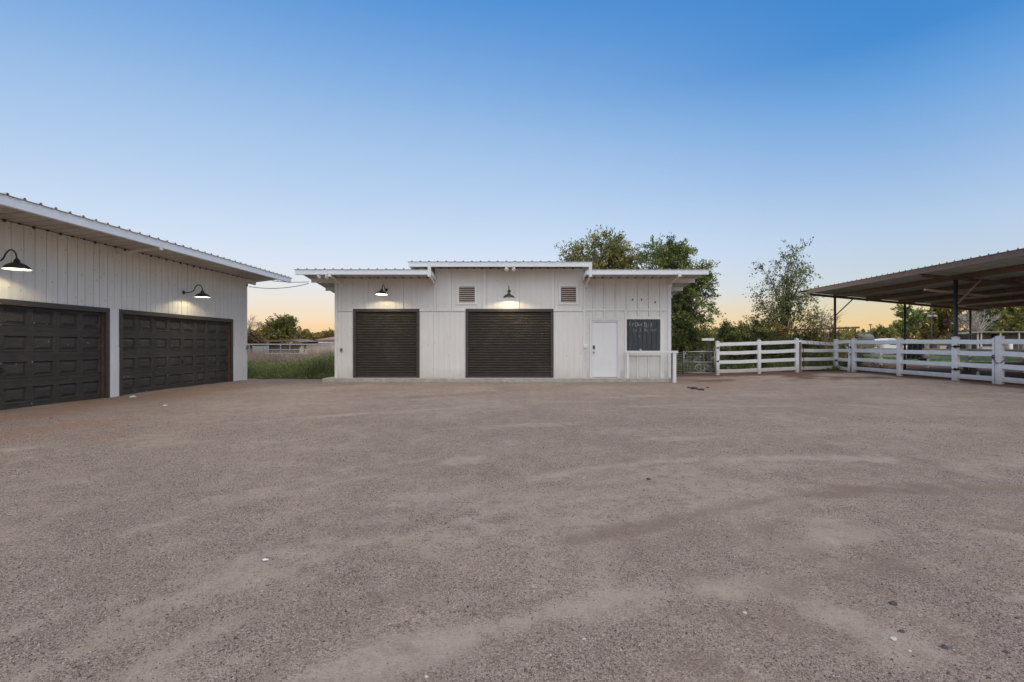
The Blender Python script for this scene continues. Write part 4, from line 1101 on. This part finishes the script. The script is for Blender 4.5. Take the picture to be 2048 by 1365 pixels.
T('broadleaf_tree', 'slender see-through tree with loose pointed crown behind the white fence', 'tree', (pxs(1569,y), y, 0),
  [(pxs(1570,y), y, tz(645,y), 2.3,1.5,.70, 46), (pxs(1562,y), y, tz(605,y), 1.75,1.3,.75, 38), (pxs(1568,y), y, tz(570,y), 1.2,1.0,.70, 24), (pxs(1578,y), y, tz(540,y), .65,.6,.6, 12), (pxs(1596,y), y, tz(508,y), .32,.3,.28, 4), (pxs(1535,y), y, tz(545,y), .5,.5,.35, 4), (pxs(1613,y), y, tz(545,y), .45,.4,.35, 4), (pxs(1520,y), y, tz(655,y), 1.0,.9,.6, 10), (pxs(1625,y), y, tz(640,y), .8,.8,.6, 10)],
  LEAF_C, 8, .07, (pxs(1576,y), y, tz(530,y)), leaf=.13, per_twig=11, twigs=5, twig_l=.8, up=.45, fork=.05, limb=(.004,.0035), twig_r=.004)
bushes = [
 (1385, 26.6, 655, 1.4, LEAF_H, 'dark shrub crowding the barn corner behind the mesh panel', 40),
 (1452, 27.5, 655, 1.15, LEAF_H, 'dark green shrub behind the fence end next to the pipe gate', 34),
 (1478, 29.5, 648, 1.1, LEAF_Y, 'feathery yellowish shrub rising above the first fence bay', 26),
 (1518, 27.2, 650, 1.3, LEAF_H, 'tall dark shrub behind the second white fence post', 40),
 (1560, 26.8, 672, 1.2, LEAF_H, 'low dark shrub under the slender tree', 30),
 (1548, 29.0, 652, .9, LEAF_Y, 'rounded olive-brown shrub beside the slender trunk', 24),
 (1615, 27.8, 674, 1.3, LEAF_H, 'low dark shrub behind the drooping gate', 30),
 (1640, 31.0, 664, 1.4, LEAF_Y, 'sunlit yellow-green shrub below the distant brown shade roof', 30),
 (1690, 33.0, 666, 1.5, LEAF_A, 'olive shrub behind the far canopy post', 30)]
for i, (bx, by, topv, rx, lm, lab, n) in enumerate(bushes):
    h = tz(topv, by); x = pxs(bx, by)
    T('shrub', lab, 'shrub', (x, by, gz(x,by)), [(x, by, h*.42, rx, .9, h*.46, n), (x+random.uniform(-.3,.3), by, h*.75, rx*.6, .7, h*.26, n//2)], lm, 60+i, .05, leaf=.10, per_twig=24, twigs=6, twig_l=.48, up=.6, group='shrubs behind the white fence')
# thin shoots in front of the shrubs
y = 28.0
T('bare_shrub', 'thin bare twiggy shrub beside the far canopy post', 'shrub', (pxs(1652,y), y, .1), [(pxs(1652,y), y, tz(645,y), .5,.4,.55, 10)], LEAF_Y, 99, .03, leaf=.07, per_twig=1, twigs=6, twig_l=.6, up=1.4, barkmat=BAREB, twig_r=.007)

# far trees
far = [
 ('pine_tree', 'airy pine with layered branches behind the middle canopy posts', 1812, 75, [(1808,660,1.6,.9,14),(1812,640,1.4,.8,12),(1838,636,1.2,1.2,12),(1815,620,.9,.6,9),(1802,650,1.4,.4,7)], LEAF_B, 31, .34, .22),
 ('broadleaf_tree', 'round bush-like tree on the horizon under the canopy edge', 1762, 70, [(1762,674,1.4,.8,30),(1772,670,1.0,.6,16),(1748,678,.9,.5,10)], LEAF_A, 32, .3, .12),
 ('broadleaf_tree', 'large brownish olive tree beside the tall light pole', 1868, 88, [(1868,645,3.0,3.0,70),(1850,660,2.2,2.2,36),(1890,630,2.4,2.2,44)], LEAF_Y, 33, .34, .25),
 ('broadleaf_tree', 'grey-brown leafless-looking tree behind the nearest canopy post', 1905, 86, [(1905,640,2.6,2.8,44)], LEAF_BR, 34, .3, .2),
 ('broadleaf_tree', 'dark green tree behind the pale bare tree', 1985, 96, [(1985,635,3.4,3.0,70),(1965,628,2.4,2.2,30)], LEAF_B, 35, .36, .25),
 ('broadleaf_tree', 'leafy mid-green tree above the low dark shed', 2025, 90, [(2030,640,3.4,2.8,80),(2045,620,2.6,1.8,40)], LEAF_A, 36, .36, .25),
 ('broadleaf_tree', 'rounded olive tree in the gap between garage and barn', 557, 66, [(562,660,1.75,1.35,80),(545,668,1.3,.9,34),(575,650,1.0,.8,30),(535,674,1.0,.6,16)], LEAF_A, 37, .24, .14),
 ('broadleaf_tree', 'low orange-lit tree beside the distant house roof', 608, 98, [(603,676,1.8,.9,34),(622,680,1.6,.7,24)], LEAF_Y, 38, .26, .12),
 ('broadleaf_tree', 'brownish bushy tree at the garage corner beyond the weeds', 503, 60, [(500,680,1.1,.7,24),(512,684,.7,.5,12)], LEAF_BR, 39, .24, .1),
 ('broadleaf_tree', 'orange-brown treetop behind the distant house roof', 660, 100, [(662,672,1.5,.7,26),(652,676,1.0,.5,12)], LEAF_Y, 40, .26, .12)]
for nm, lab, bx, by, lum, lm, sd, lf, trr in far:
    T(nm, lab, 'tree', (pxs(bx,by), by, 0), [(pxs(a,by), by+random.uniform(-.5,.5), tz(b,by), c, c*.8, d, n) for a, b, c, d, n in lum], lm, sd, trr, leaf=lf*.9, per_twig=18, twigs=5, twig_l=.8, up=.2, fork=.3, twig_r=.012)
T('bare_tree', 'leafless pale tree with upswept branches above the low dark shed', 'tree', (pxs(1958,74), 74, 0), [(pxs(1962,74), 74, tz(640,74), 2.8,1.5,1.6, 34), (pxs(1935,74), 74, tz(650,74), 1.8,1.2,1.2, 16)], LEAF_A, 51, .16, leaf=.1, per_twig=0, twigs=6, twig_l=1.0, up=.9, barkmat=BAREB, twig_r=.016, fork=.2)
T('bare_tree', 'spindly leafless tree next to the garage corner', 'tree', (pxs(494,62), 62, 0), [(pxs(497,62), 62, tz(648,62), 1.3,1,.9, 12), (pxs(506,62), 62, tz(655,62), .8,.6,.6, 6)], LEAF_A, 52, .09, leaf=.1, per_twig=0, twigs=6, twig_l=.8, up=.7, barkmat=BAREB, twig_r=.012, fork=.2)

# far-off wood all round the horizon
def treeline():
    rg = np.random.default_rng(77); n = 52000
    ang = rg.random(n)*2*math.pi; d = 165 + 60*rg.random(n)
    hh = 2.4 + 2.6*(vnoise(ang*40, d*0, 1.0, 31)) + 2.2*vnoise(ang*13, d*0, 1.0, 33)
    P = np.stack([np.sin(ang)*d, np.cos(ang)*d, rg.random(n)**.8*hh], -1)
    V, Q, tt = leaf_quads(P, 1.5, 1.1, np.clip(.45+.25*rg.normal(size=n),0,1))
    o = mesh_np('treeline', V, Q, LEAF_Y, None, dict(tint=tt)); tag(o, 'far-off brownish treeline along the horizon', 'treeline', kind='stuff')
treeline()

# weeds and dry grass in the gap
def blades(name, label, n, region, mat, hfun, width, seed, leafy=False, bush=False):
    global rng; rng = np.random.default_rng(seed)
    x0, x1, y0, y1 = region
    x = x0 + (x1-x0)*rng.random(n); y = y0 + (y1-y0)*rng.random(n)
    h = hfun(x, y); k = h > .04; x, y, h = x[k], y[k], h[k]; n = len(x)
    h = h*(.45+.6*rng.random(n)); z = ground(x, y)
    a = rng.random(n)*6.283; lean = .35*rng.normal(size=(n,2))*h[:,None]
    w = width*(.6+.8*rng.random(n)); dx, dy = np.cos(a)*w/2, np.sin(a)*w/2
    b1 = np.stack([x-dx, y-dy, z-.02], -1); b2 = np.stack([x+dx, y+dy, z-.02], -1)
    m1 = np.stack([x+dx*.8+lean[:,0]*.45, y+dy*.8+lean[:,1]*.45, z+h*.55], -1); m0 = np.stack([x-dx*.8+lean[:,0]*.45, y-dy*.8+lean[:,1]*.45, z+h*.55], -1)
    t1 = np.stack([x+dx*.1+lean[:,0], y+dy*.1+lean[:,1], z+h], -1); t0 = np.stack([x-dx*.1+lean[:,0], y-dy*.1+lean[:,1], z+h], -1)
    V = np.stack([b1,b2,m1,m0,t1,t0], 1).reshape(-1,3); i = np.arange(n)*6
    Q = np.concatenate([np.stack([i,i+1,i+2,i+3],-1), np.stack([i+3,i+2,i+4,i+5],-1)])
    tone = np.clip(.25 + .6*vnoise(x,y,.7,seed%7) + .2*rng.normal(size=n) - .1, 0, 1)
    tt = np.repeat(tone, 6)
    if leafy:
        sel = rng.integers(0, n, n*3); f = .25 + .8*rng.random(n*3)
        P = np.stack([x[sel]+lean[sel,0]*f, y[sel]+lean[sel,1]*f, z[sel]+h[sel]*f], -1) + rng.normal(size=(n*3,3))*.03
        V2, Q2, t2 = leaf_quads(P, .085, .035, np.clip(tone[sel]+.12*rng.normal(size=n*3),0,1), .5)
        Q = np.concatenate([Q, Q2+len(V)]); V = np.concatenate([V, V2]); tt = np.concatenate([tt, t2])
    o = mesh_np(name, V, Q, mat, None, dict(tint=tt)); tag(o, label, 'weeds' if leafy else 'grass', kind='stuff')
def hgreen(x, y):
    e = sstep(20.0, 21.0, y + (vnoise(x,y,.9,41)-.5)*1.3)
    right = sstep(-10.2, -8.0, x + (y-22)*.35)
    return e*(.42 + .22*vnoise(x,y,.8,42) + right*(.30+.028*(y-20)))
blades('weeds', 'thick green weeds filling the gap between garage and barn', 20000, (-14.5,-6.2,19.7,27), WEED, hgreen, .012, 301, True)
blades('dry_grass', 'thin dry stems standing among the green weeds', 1600, (-14,-6.4,20.3,27), DRYW, lambda x,y: hgreen(x,y)*1.25, .010, 306)
def hdry(x, y): return .62*sstep(.35,.6, vnoise(x,y,2.2,43)) + .30
blades('dry_grass', 'tall dry tan grass beyond the green weeds', 26000, (-28,-9.0,27.5,46), DRYW, lambda x,y: hdry(x,y)*(1+.012*(y-27)), .02, 302)
blades('dry_grass', 'patch of dry brown grass by the garage corner', 2500, (-13.6,-11.6,24.0,26.5), DRYW, lambda x,y: .55+.4*vnoise(x,y,.5,5), .014, 303)
blades('lawn', 'bright green grass of the field beyond the pen', 30000, (22,75,37,66), GRASS, lambda x,y: .16+0*x, .05, 304)
blades('undergrowth', 'low green undergrowth below the shrubs behind the white fence', 12000, (6.2,17.5,23.2,27.5), LEAF_H, lambda x,y: .55*sstep(.3,.6,vnoise(x,y,.8,44))*sstep(23.3,24.3,y), .014, 305, True)

# ---------------------------------------------------------------- distance on the garage side
o = thing('pipe_gate', 'rusty thin pipe gate half buried in the green weeds', 'gate', (-9.6, 22.3, 0))
yy = 22.2; zt = tz(707.8, yy)
m = MB(); m.tube([(pxs(530,yy),yy,zt),(pxs(580,yy),yy,zt+.01),(pxs(583,yy),yy,zt-.02),(pxs(584.5,yy),yy,.05)], .017, 6); m.tube([(pxs(584,yy),yy,zt),(pxs(612,yy),yy+.2,zt)], .015, 6); m.build('pipe_frame', GALV, o)
m = MB(); rr = random.Random(9)
for k in range(7):
    x = pxs(560+rr.random()*22, yy); m.tube([(x,yy-.05,zt-.03),(x+rr.uniform(-.2,.2),yy-.1,zt-.2-rr.random()*.3),(x+rr.uniform(-.3,.3),yy-.1,zt-.3-rr.random()*.8)], .008, 4)
m.build('dry_vine', BAREB, o)
o = thing('pipe_fence', 'long grey pipe rail fence crossing beyond the weeds', 'fence', (-20, 48, 0))
m = MB(); yy = 48; zt = tz(689.3, yy); m.tube([(-40,yy,zt),(-10,yy,zt)], .055, 8); m.build('rail', GALV, o)
m = MB(); 
for zz in (.45,.9): m.tube([(-40,yy,zz),(-10,yy,zz)], .03, 6)
m.build('lower_rail', GALV, o)
for x in np.arange(-38,-9,3.0):
    m = MB(); m.tube([(x,yy,0),(x,yy,zt)], .05, 6); m.build('post', GALV, o)
o = thing('stock_panel', 'grey sheet metal panel standing among the dry grass', 'panel', (pxs(515,47), 47, 0))
m = MB(); corrugated((pxs(505,47), 47, .2), (1,0,0), (0,.001,1), 1.5, 1.05, .2, .02, .05).build('sheet', GALV, o)
m.tube([(pxs(505,47),47.03,0),(pxs(505,47),47.03,1.3)], .03, 6); m.tube([(pxs(505,47)+1.5,47.03,0),(pxs(505,47)+1.5,47.03,1.3)], .03, 6); m.build('post', GALV, o)
o = thing('shade_roof', 'long low rusty brown shade roof on thin posts beyond the weeds', 'shade roof', (pxs(548,60), 60, 0))
m = MB(); y = 60; za, zb_ = tz(681,y), tz(679.5,y)
V_ = [(pxs(470,y),y,za-.1),(pxs(545,y),y,zb_-.05),(pxs(580,y),y,zb_),(pxs(603,y),y,tz(685,y))]
vs = []; 
for p in V_: vs += [p, (p[0],p[1],p[2]-.22), (p[0],p[1]+5,p[2]+.1), (p[0],p[1]+5,p[2]-.12)]
fs = []
for i in range(3):
    k = 4*i; fs += [(k,k+1,k+5,k+4),(k,k+4,k+6,k+2),(k+1,k+3,k+7,k+5),(k+2,k+6,k+7,k+3)]
m.add(vs, fs); m.build('roof', BROWNR, o)
for x in (498,533.5,579):
    m = MB(); m.tube([(pxs(x,y),y+.1,0),(pxs(x,y),y+.1,tz(680.5,y))], .05, 6); m.build('post', GALV, o)
m = MB(); m.box(pxs(500,y), pxs(575,y), y+3, y+3.2, 0, tz(687,y)); m.build('back_panel', simple('pale_back_panel', (.42,.38,.34), .8, var=.35, scale=1.2), o)
o = thing('far_house', 'distant tan house with faded reddish roof beside the barn edge', 'house', (pxs(655,86), 86, 0))
y = 86; m = MB(); m.box(pxs(634,y), pxs(690,y), y, y+7, 0, tz(680.5,y)); m.build('wall', TANW, o)
m = MB(); a, b, z0, z1 = pxs(630,y), pxs(694,y), tz(680.3,y), tz(673,y)
m.add([(a,y-.5,z0),(b,y-.5,z0),(b,y+7.5,z0),(a,y+7.5,z0),(a+2.2,y+3.5,z1),(b-2.2,y+3.5,z1)], [(0,1,5,4),(1,2,5),(2,3,4,5),(3,0,4),(3,2,1,0)]); m.build('roof', PINKR, o)
m = MB(); m.box(pxs(645,y), pxs(649,y), y-.04, y-.01, .9, 1.9); m.box(pxs(657,y), pxs(661,y), y-.04, y-.01, .9, 1.9); m.build('window', GREYD, o)
o = thing('flat_shed', 'low white flat-roofed shed before the distant tan house', 'shed', (pxs(625,70), 70, 0))
y = 70; m = MB(); m.box(pxs(613,y), pxs(645,y), y, y+3, 0, tz(686.5,y)); m.build('wall', TANW, o)
m = MB(); m.box(pxs(611,y), pxs(647,y), y-.3, y+3.3, tz(686.3,y), tz(684.6,y)); m.build('roof', FASCIA, o)
def upole(x, y, v, lab, arms=True):
    o = thing('utility_pole', lab, 'utility pole', (pxs(x,y), y, 0), 'distant utility poles')
    m = MB(); m.tube([(pxs(x,y),y,0),(pxs(x,y),y,tz(v,y))], .12, 8); m.build('pole', BARK, o)
    m = MB(); z = tz(v,y)-.5; m.box(pxs(x,y)-.7, pxs(x,y)+.7, y-.15, y-.05, z-.08, z+.08)
    m.build('crossarm', BARK, o)
upole(598.5, 120, 659, 'distant wooden pole above the low orange-lit tree')
upole(644, 120, 663, 'distant wooden pole nearest the barn edge')

# ---------------------------------------------------------------- distance on the pen side
y = 72; o = thing('stable_shed', 'long low dark stable shed with thin flat roof beyond the lawn', 'shed', (pxs(2000,y), y, 0))
m = MB(); m.box(pxs(1930,y), pxs(2150,y), y+3, y+3.2, 0, tz(666.5,y)); m.box(pxs(1957,y), pxs(1988,y), y+.4, y+2.9, 0, tz(668,y)); m.box(pxs(2000,y), pxs(2150,y), y+.4, y+2.9, 0, tz(668,y)); m.build('wall', DARKSHED, o)
m = MB(); m.box(pxs(1957,y), pxs(2155,y), y-.6, y+4, tz(665.6,y), tz(663.4,y)); m.bar((pxs(1914,y), y-.2, tz(668,y)), (pxs(1957,y), y-.2, tz(664.6,y)), 1.2, .14); m.build('roof', simple('pale_shed_roof', (.30,.27,.23), .6), o)
for x in (1950,1957,1995,2032,2060):
    m = MB(); m.box(pxs(x,y)-.07, pxs(x,y)+.07, y-.5, y-.36, 0, tz(666,y)); m.build('post', VINYL_BACKLIT, o)
y = 62; o = thing('light_pole', 'tall grey pole carrying a crossbar of flood lamps', 'light pole', (pxs(1863,y), y, 0))
m = MB(); m.tube([(pxs(1862.5,y),y,0),(pxs(1863.5,y),y,tz(590,y))], [.10,.08], 10); m.build('pole', simple('weathered_pole', (.10,.08,.07), .7), o, smooth=True)
m = MB(); m.box(pxs(1863,y)-.4, pxs(1863,y)+.4, y-.1, y-.0, tz(631.5,y)-.05, tz(631.5,y)+.05); m.build('crossbar', GREYB, o)
for s in (-1,1):
    m = MB(); m.lathe([(.06,.16),(.18,.08),(.26,-.08),(.001,-.06)], (pxs(1863,y)+s*.36, y-.1, tz(632.5,y)), 10); m.build('lamp_head', GREYB, o)
y = 95; o = thing('utility_pole', 'small pole with a flat top bar on the open horizon', 'utility pole', (pxs(1741,y), y, 0), 'distant utility poles')
m = MB(); m.tube([(pxs(1741,y),y,0),(pxs(1741,y),y,tz(650,y))], .08, 6); m.build('pole', BARK, o)
m = MB(); m.box(pxs(1738,y), pxs(1744,y), y-.1, y+.1, tz(651,y), tz(649,y)); m.build('crossarm', BARK, o)
y = 48; o = thing('water_tank', 'dark grey rounded tank showing above the fence rail', 'tank', (pxs(1727,y), y, 0))
m = MB(); prof = [(.84,0),(.86,.5),(.86,1.9),(.84,2.1),(.76,2.28),(.55,2.38),(.18,2.42)]
m.lathe(prof, (pxs(1727,y), y, 0), 28); m.build('tank_body', TANKM, o, smooth=True)
m = MB(); m.lathe([(.2,2.36),(.2,2.5),(.12,2.53),(.001,2.53)], (pxs(1727,y), y, 0), 14); m.build('lid', BROWNR, o)
y = 58; o = thing('camper_trailer', 'low white trailer mostly hidden behind the fence rails', 'trailer', (pxs(1800,y), y, 0))
a, b = pxs(1768,y), pxs(1838,y); m = MB()
pr = [(a,.5),(a+.05,1.75),(a+.5,2.05),(a+1.2,2.12),(a+1.5,1.98),(b-.2,1.96),(b,1.8),(b,.5)]
vs = [(x,y,z) for x,z in pr] + [(x,y+2.2,z) for x,z in pr]; n = len(pr)
m.add(vs, [tuple(range(n))[::-1], tuple(range(n,2*n))] + [(i,(i+1)%n,n+(i+1)%n,n+i) for i in range(n)]); m.build('body', PLASTW, o)
m = MB(); m.box(a+.7, a+1.4, y-.02, y-.005, 1.35, 1.75); m.box(a+2.2, a+3.1, y-.02, y-.005, 1.3, 1.7); m.build('window', GREYD, o)
for x in (a+1.5, a+2.3):
    m = MB(); m.lathe([(.001,.0),(.2,.0),(.33,.02),(.33,.2),(.001,.22)], (x, y+.12, .33), 16, Matrix.Rotation(R(90),3,'X')); m.build('wheel', GREYD, o)
y = 60; o = thing('shade_roof', 'distant flat brown shade roof seen through the slender tree', 'shade roof', (pxs(1652,y), y, 0))
m = MB(); m.bar((pxs(1598,y), y, tz(660,y)), (pxs(1697,y), y, tz(656.5,y)), 4.0, .22); m.build('roof', BROWNR, o)
for x in (1600,1630,1660,1692):
    m = MB(); m.tube([(pxs(x,y),y-1.7,0),(pxs(x,y),y-1.7,tz(658.5,y))], .06, 6); m.build('post', POSTB, o)
# parked things and clutter along the far side of the lawn
y = 71; 
for i, (x0, x1, v, mm, lab) in enumerate(((1862,1874,690,DARKSHED,'small dark bin beyond the lawn beside the light pole'),(1880,1893,692,STONEW,'pale low block beyond the lawn behind the pen fence'),(1896,1904,690,DARKSHED,'dark drum-like bin beyond the lawn near the gate hinge post'),(1965,1985,694,STONEW,'long white trough below the stable shed'),(2012,2020,688,PINKR,'reddish barrel below the stable shed'),(2022,2030,688,PLASTW,'white barrel beside the reddish barrel'))):
    o = thing('storage_bin' if i < 4 else 'barrel', lab, 'bin' if i < 4 else 'barrel', (pxs((x0+x1)/2,y), y, 0))
    m = MB(); a, b, zt = pxs(x0,y), pxs(x1,y), tz(v,y)
    if i < 4:
        m.box(a, b, y, y+.8, .0, zt-.12); m.build('bin_body', mm, o, bevel=.05); m = MB(); m.box(a-.05, b+.05, y-.05, y+.85, zt-.12, zt); m.build('lid', mm, o, bevel=.03)
    else:
        r_ = (b-a)/2; m.lathe([(.001,0),(r_*.9,0),(r_,.2),(r_*1.04,zt*.5),(r_,zt-.15),(r_*.9,zt),(.001,zt)], ((a+b)/2, y+.4, 0), 16); m.build('barrel_body', mm, o, smooth=True)
        m = MB(); m.lathe([(r_*1.0,.3),(r_*1.07,.32),(r_*1.07,.38),(r_*1.0,.4)], ((a+b)/2, y+.4, 0), 16); m.build('hoop', GREYB, o)

# ---------------------------------------------------------------- small things on the ground
def rock(pix, r, mat, lab, name='stone', cat='stone', flat=.65, group=None):
    x, y = gp(*pix); z, _ = surf(np.array([x]), np.array([y])); z = float(z[0]); m = MB(); rr = random.Random(int(pix[0]*7+pix[1]))
    m.ball((x, y, z + r*flat*.35), r*1.15, r, r*flat, 9, 6)
    m.v = [(a + rr.uniform(-.22,.22)*r, b + rr.uniform(-.22,.22)*r, c + rr.uniform(-.15,.15)*r) for a, b, c in m.v]
    o = m.build(name, mat); tag(o, lab, cat, group)
rock((1787,1209), .017, STONED, 'dark grey stone on the tan patch edge', group='larger stones in the gravel')
rock((1787,1276), .013, STONEW, 'largest cream stone among pale chips', group='larger stones in the gravel')
rock((1804,1262), .011, STONED, 'small dark stone beside the largest cream stone', group='larger stones in the gravel')
rock((1890,1294), .013, STONED, 'rounded dark stone beyond the pale chips', group='larger stones in the gravel')
rock((1820,1300), .007, STONEW, 'tiny cream chip below the largest cream stone', group='larger stones in the gravel')
rock((1490,1223), .009, STONEW, 'lone white pebble in the middle of the gravel', group='larger stones in the gravel')
rock((853,1351), .0075, STONEW, 'white pebble at the bottom edge of the yard', group='larger stones in the gravel')
rock((1168,1281), .007, STONEW, 'white chip beside the tan tyre rut', group='larger stones in the gravel')
rock((2012,1305), .012, STONED, 'flat dark stone near the lower corner', flat=.35, group='larger stones in the gravel')
rock((1297,960), .02, STONED, 'small dark clod on the middle of the yard', group='larger stones in the gravel')
for i, (p, r, lab) in enumerate((((1388,779), .11, 'largest dark dung heap on the dirt near the shelf rail post'), ((1402,781), .09, 'flat dark dung lump beside the largest heap'), ((1378,777), .06, 'small dark dung lump nearest the shelf rail post'), ((1415,776), .05, 'small dark dung lump towards the fence'))):
    rock(p, r, DUNG, lab, 'dung_heap', 'dung', .4, 'dung lumps on the dirt')
def scrap(pix, w, h, rz, lab, thick=.012):
    x, y = gp(*pix); z, _ = surf(np.array([x]), np.array([y])); z = float(z[0])
    m = MB(); c, s = math.cos(rz), math.sin(rz)
    vs = []
    for zz in (0, thick):
        for u, v, k in ((-1,-1,0),(1,-1,.3),(1,1,.0),(.2,1.1,.5),(-1,.8,.2)):
            vs.append((x + (u*c - v*s)*w/2, y + (u*s + v*c)*h/2, z + .006 + zz + k*thick*1.5))
    m.add(vs, [(4,3,2,1,0),(5,6,7,8,9)] + [(i,(i+1)%5,5+(i+1)%5,5+i) for i in range(5)])
    tag(m.build('litter_scrap', PAPER), lab, 'litter', 'white scraps on the ground')
scrap((266,798), .13, .08, .3, 'white scrap lying at the post between the garage doors', .03)
scrap((330,812), .08, .05, .8, 'small white scrap in front of the far garage door')
scrap((531,1126), .034, .014, .5, 'thin pale greenish strip lying in the open gravel', .005)
scrap((1457,745), .17, .14, .1, 'white block of litter under the lowest fence rail', .10)

# ---------------------------------------------------------------- sky and light
W = bpy.data.worlds.new('World'); SC.world = W; W.use_nodes = True
nt = W.node_tree; N = nt.nodes; L = nt.links; bg = N['Background']
tc = N.new('ShaderNodeTexCoord')
sep = N.new('ShaderNodeSeparateXYZ'); L.new(tc.outputs['Generated'], sep.inputs[0])
def wramp(stops):
    r = N.new('ShaderNodeValToRGB'); e = r.color_ramp.elements
    while len(e) < len(stops): e.new(.5)
    for el, (p, c) in zip(e, stops): el.position = p; el.color = (*c, 1)
    L.new(sep.outputs['Z'], r.inputs['Fac']); return r.outputs['Color']
def lin(r, g, b):
    f = lambda v: (v/255/12.92 if v <= 10.3 else ((v/255+.055)/1.055)**2.4)
    return (f(r), f(g), f(b))
sun_side = wramp([(0.0, lin(250,190,125)), (.022, lin(253,208,156)), (.05, lin(247,224,192)), (.075, lin(240,229,213)), (.105, lin(230,231,232)), (.15, lin(218,229,245)), (.205, lin(203,222,244)), (.28, lin(184,209,240)), (.363, lin(165,197,234)), (.475, lin(131,175,227)), (.57, lin(93,153,218)), (1.0, lin(50,105,185))])
east = wramp([(0.0, lin(240,188,130)), (.015, lin(245,200,140)), (.038, lin(236,209,156)), (.068, lin(221,213,184)), (.10, lin(202,214,222)), (.18, lin(184,207,234)), (.284, lin(148,185,228)), (.379, lin(108,163,221)), (.447, lin(72,141,210)), (.57, lin(60,131,205)), (1.0, lin(40,95,178))])
def vdot(v):
    d = N.new('ShaderNodeVectorMath'); d.operation = 'DOT_PRODUCT'; L.new(tc.outputs['Generated'], d.inputs[0]); d.inputs[1].default_value = v; return d.outputs['Value']
def mrange(s, a, b, c, d):
    m = N.new('ShaderNodeMapRange'); m.interpolation_type = 'SMOOTHSTEP'; L.new(s, m.inputs['Value'])
    for k, v in zip(('From Min','From Max','To Min','To Max'), (a,b,c,d)): m.inputs[k].default_value = v
    return m.outputs['Result']
mx = N.new('ShaderNodeMix'); mx.data_type = 'RGBA'
L.new(mrange(vdot((math.sin(R(-21)), math.cos(R(-21)), 0)), .45, 1.0, 0, 1), mx.inputs[0]); L.new(east, mx.inputs[6]); L.new(sun_side, mx.inputs[7])
# bright patch added to the unseen sky above and behind the viewer, lighting the walls
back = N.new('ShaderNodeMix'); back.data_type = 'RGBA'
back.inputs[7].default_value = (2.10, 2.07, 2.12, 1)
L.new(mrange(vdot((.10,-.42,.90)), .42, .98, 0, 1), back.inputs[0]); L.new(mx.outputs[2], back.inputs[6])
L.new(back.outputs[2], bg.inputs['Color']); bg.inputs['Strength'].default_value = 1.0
sl = bpy.data.lights.new('sun', 'SUN'); sl.energy = .6; sl.angle = R(25); sl.color = (1,.72,.45)
so = bpy.data.objects.new('sun', sl); COL.objects.link(so)
sdir = Vector((math.sin(R(-21))*math.cos(R(4)), math.cos(R(-21))*math.cos(R(4)), math.sin(R(4))))
so.rotation_euler = sdir.to_track_quat('Z', 'Y').to_euler(); so.location = sdir*60

# ---------------------------------------------------------------- camera
cd = bpy.data.cameras.new('camera'); cd.sensor_width = 36; cd.sensor_fit = 'HORIZONTAL'
cd.lens = 36*F/2048; cd.shift_x = -(CX-1024)/2048; cd.shift_y = (CY-682.5)/2048
cd.clip_end = 6000; cd.clip_start = .05
co = bpy.data.objects.new('camera', cd); COL.objects.link(co); co.location = (0,0,CAMH); co.rotation_euler = (R(90),0,0)
SC.camera = co
vs_ = SC.view_settings; vs_.view_transform = 'Standard'; vs_.look = 'None'; vs_.exposure = 0; vs_.gamma = 1
SC.cycles.use_denoising = True; SC.cycles.max_bounces = 8; SC.cycles.sample_clamp_indirect = 8
for o in bpy.data.objects:
    if '_o' in o: del o['_o']
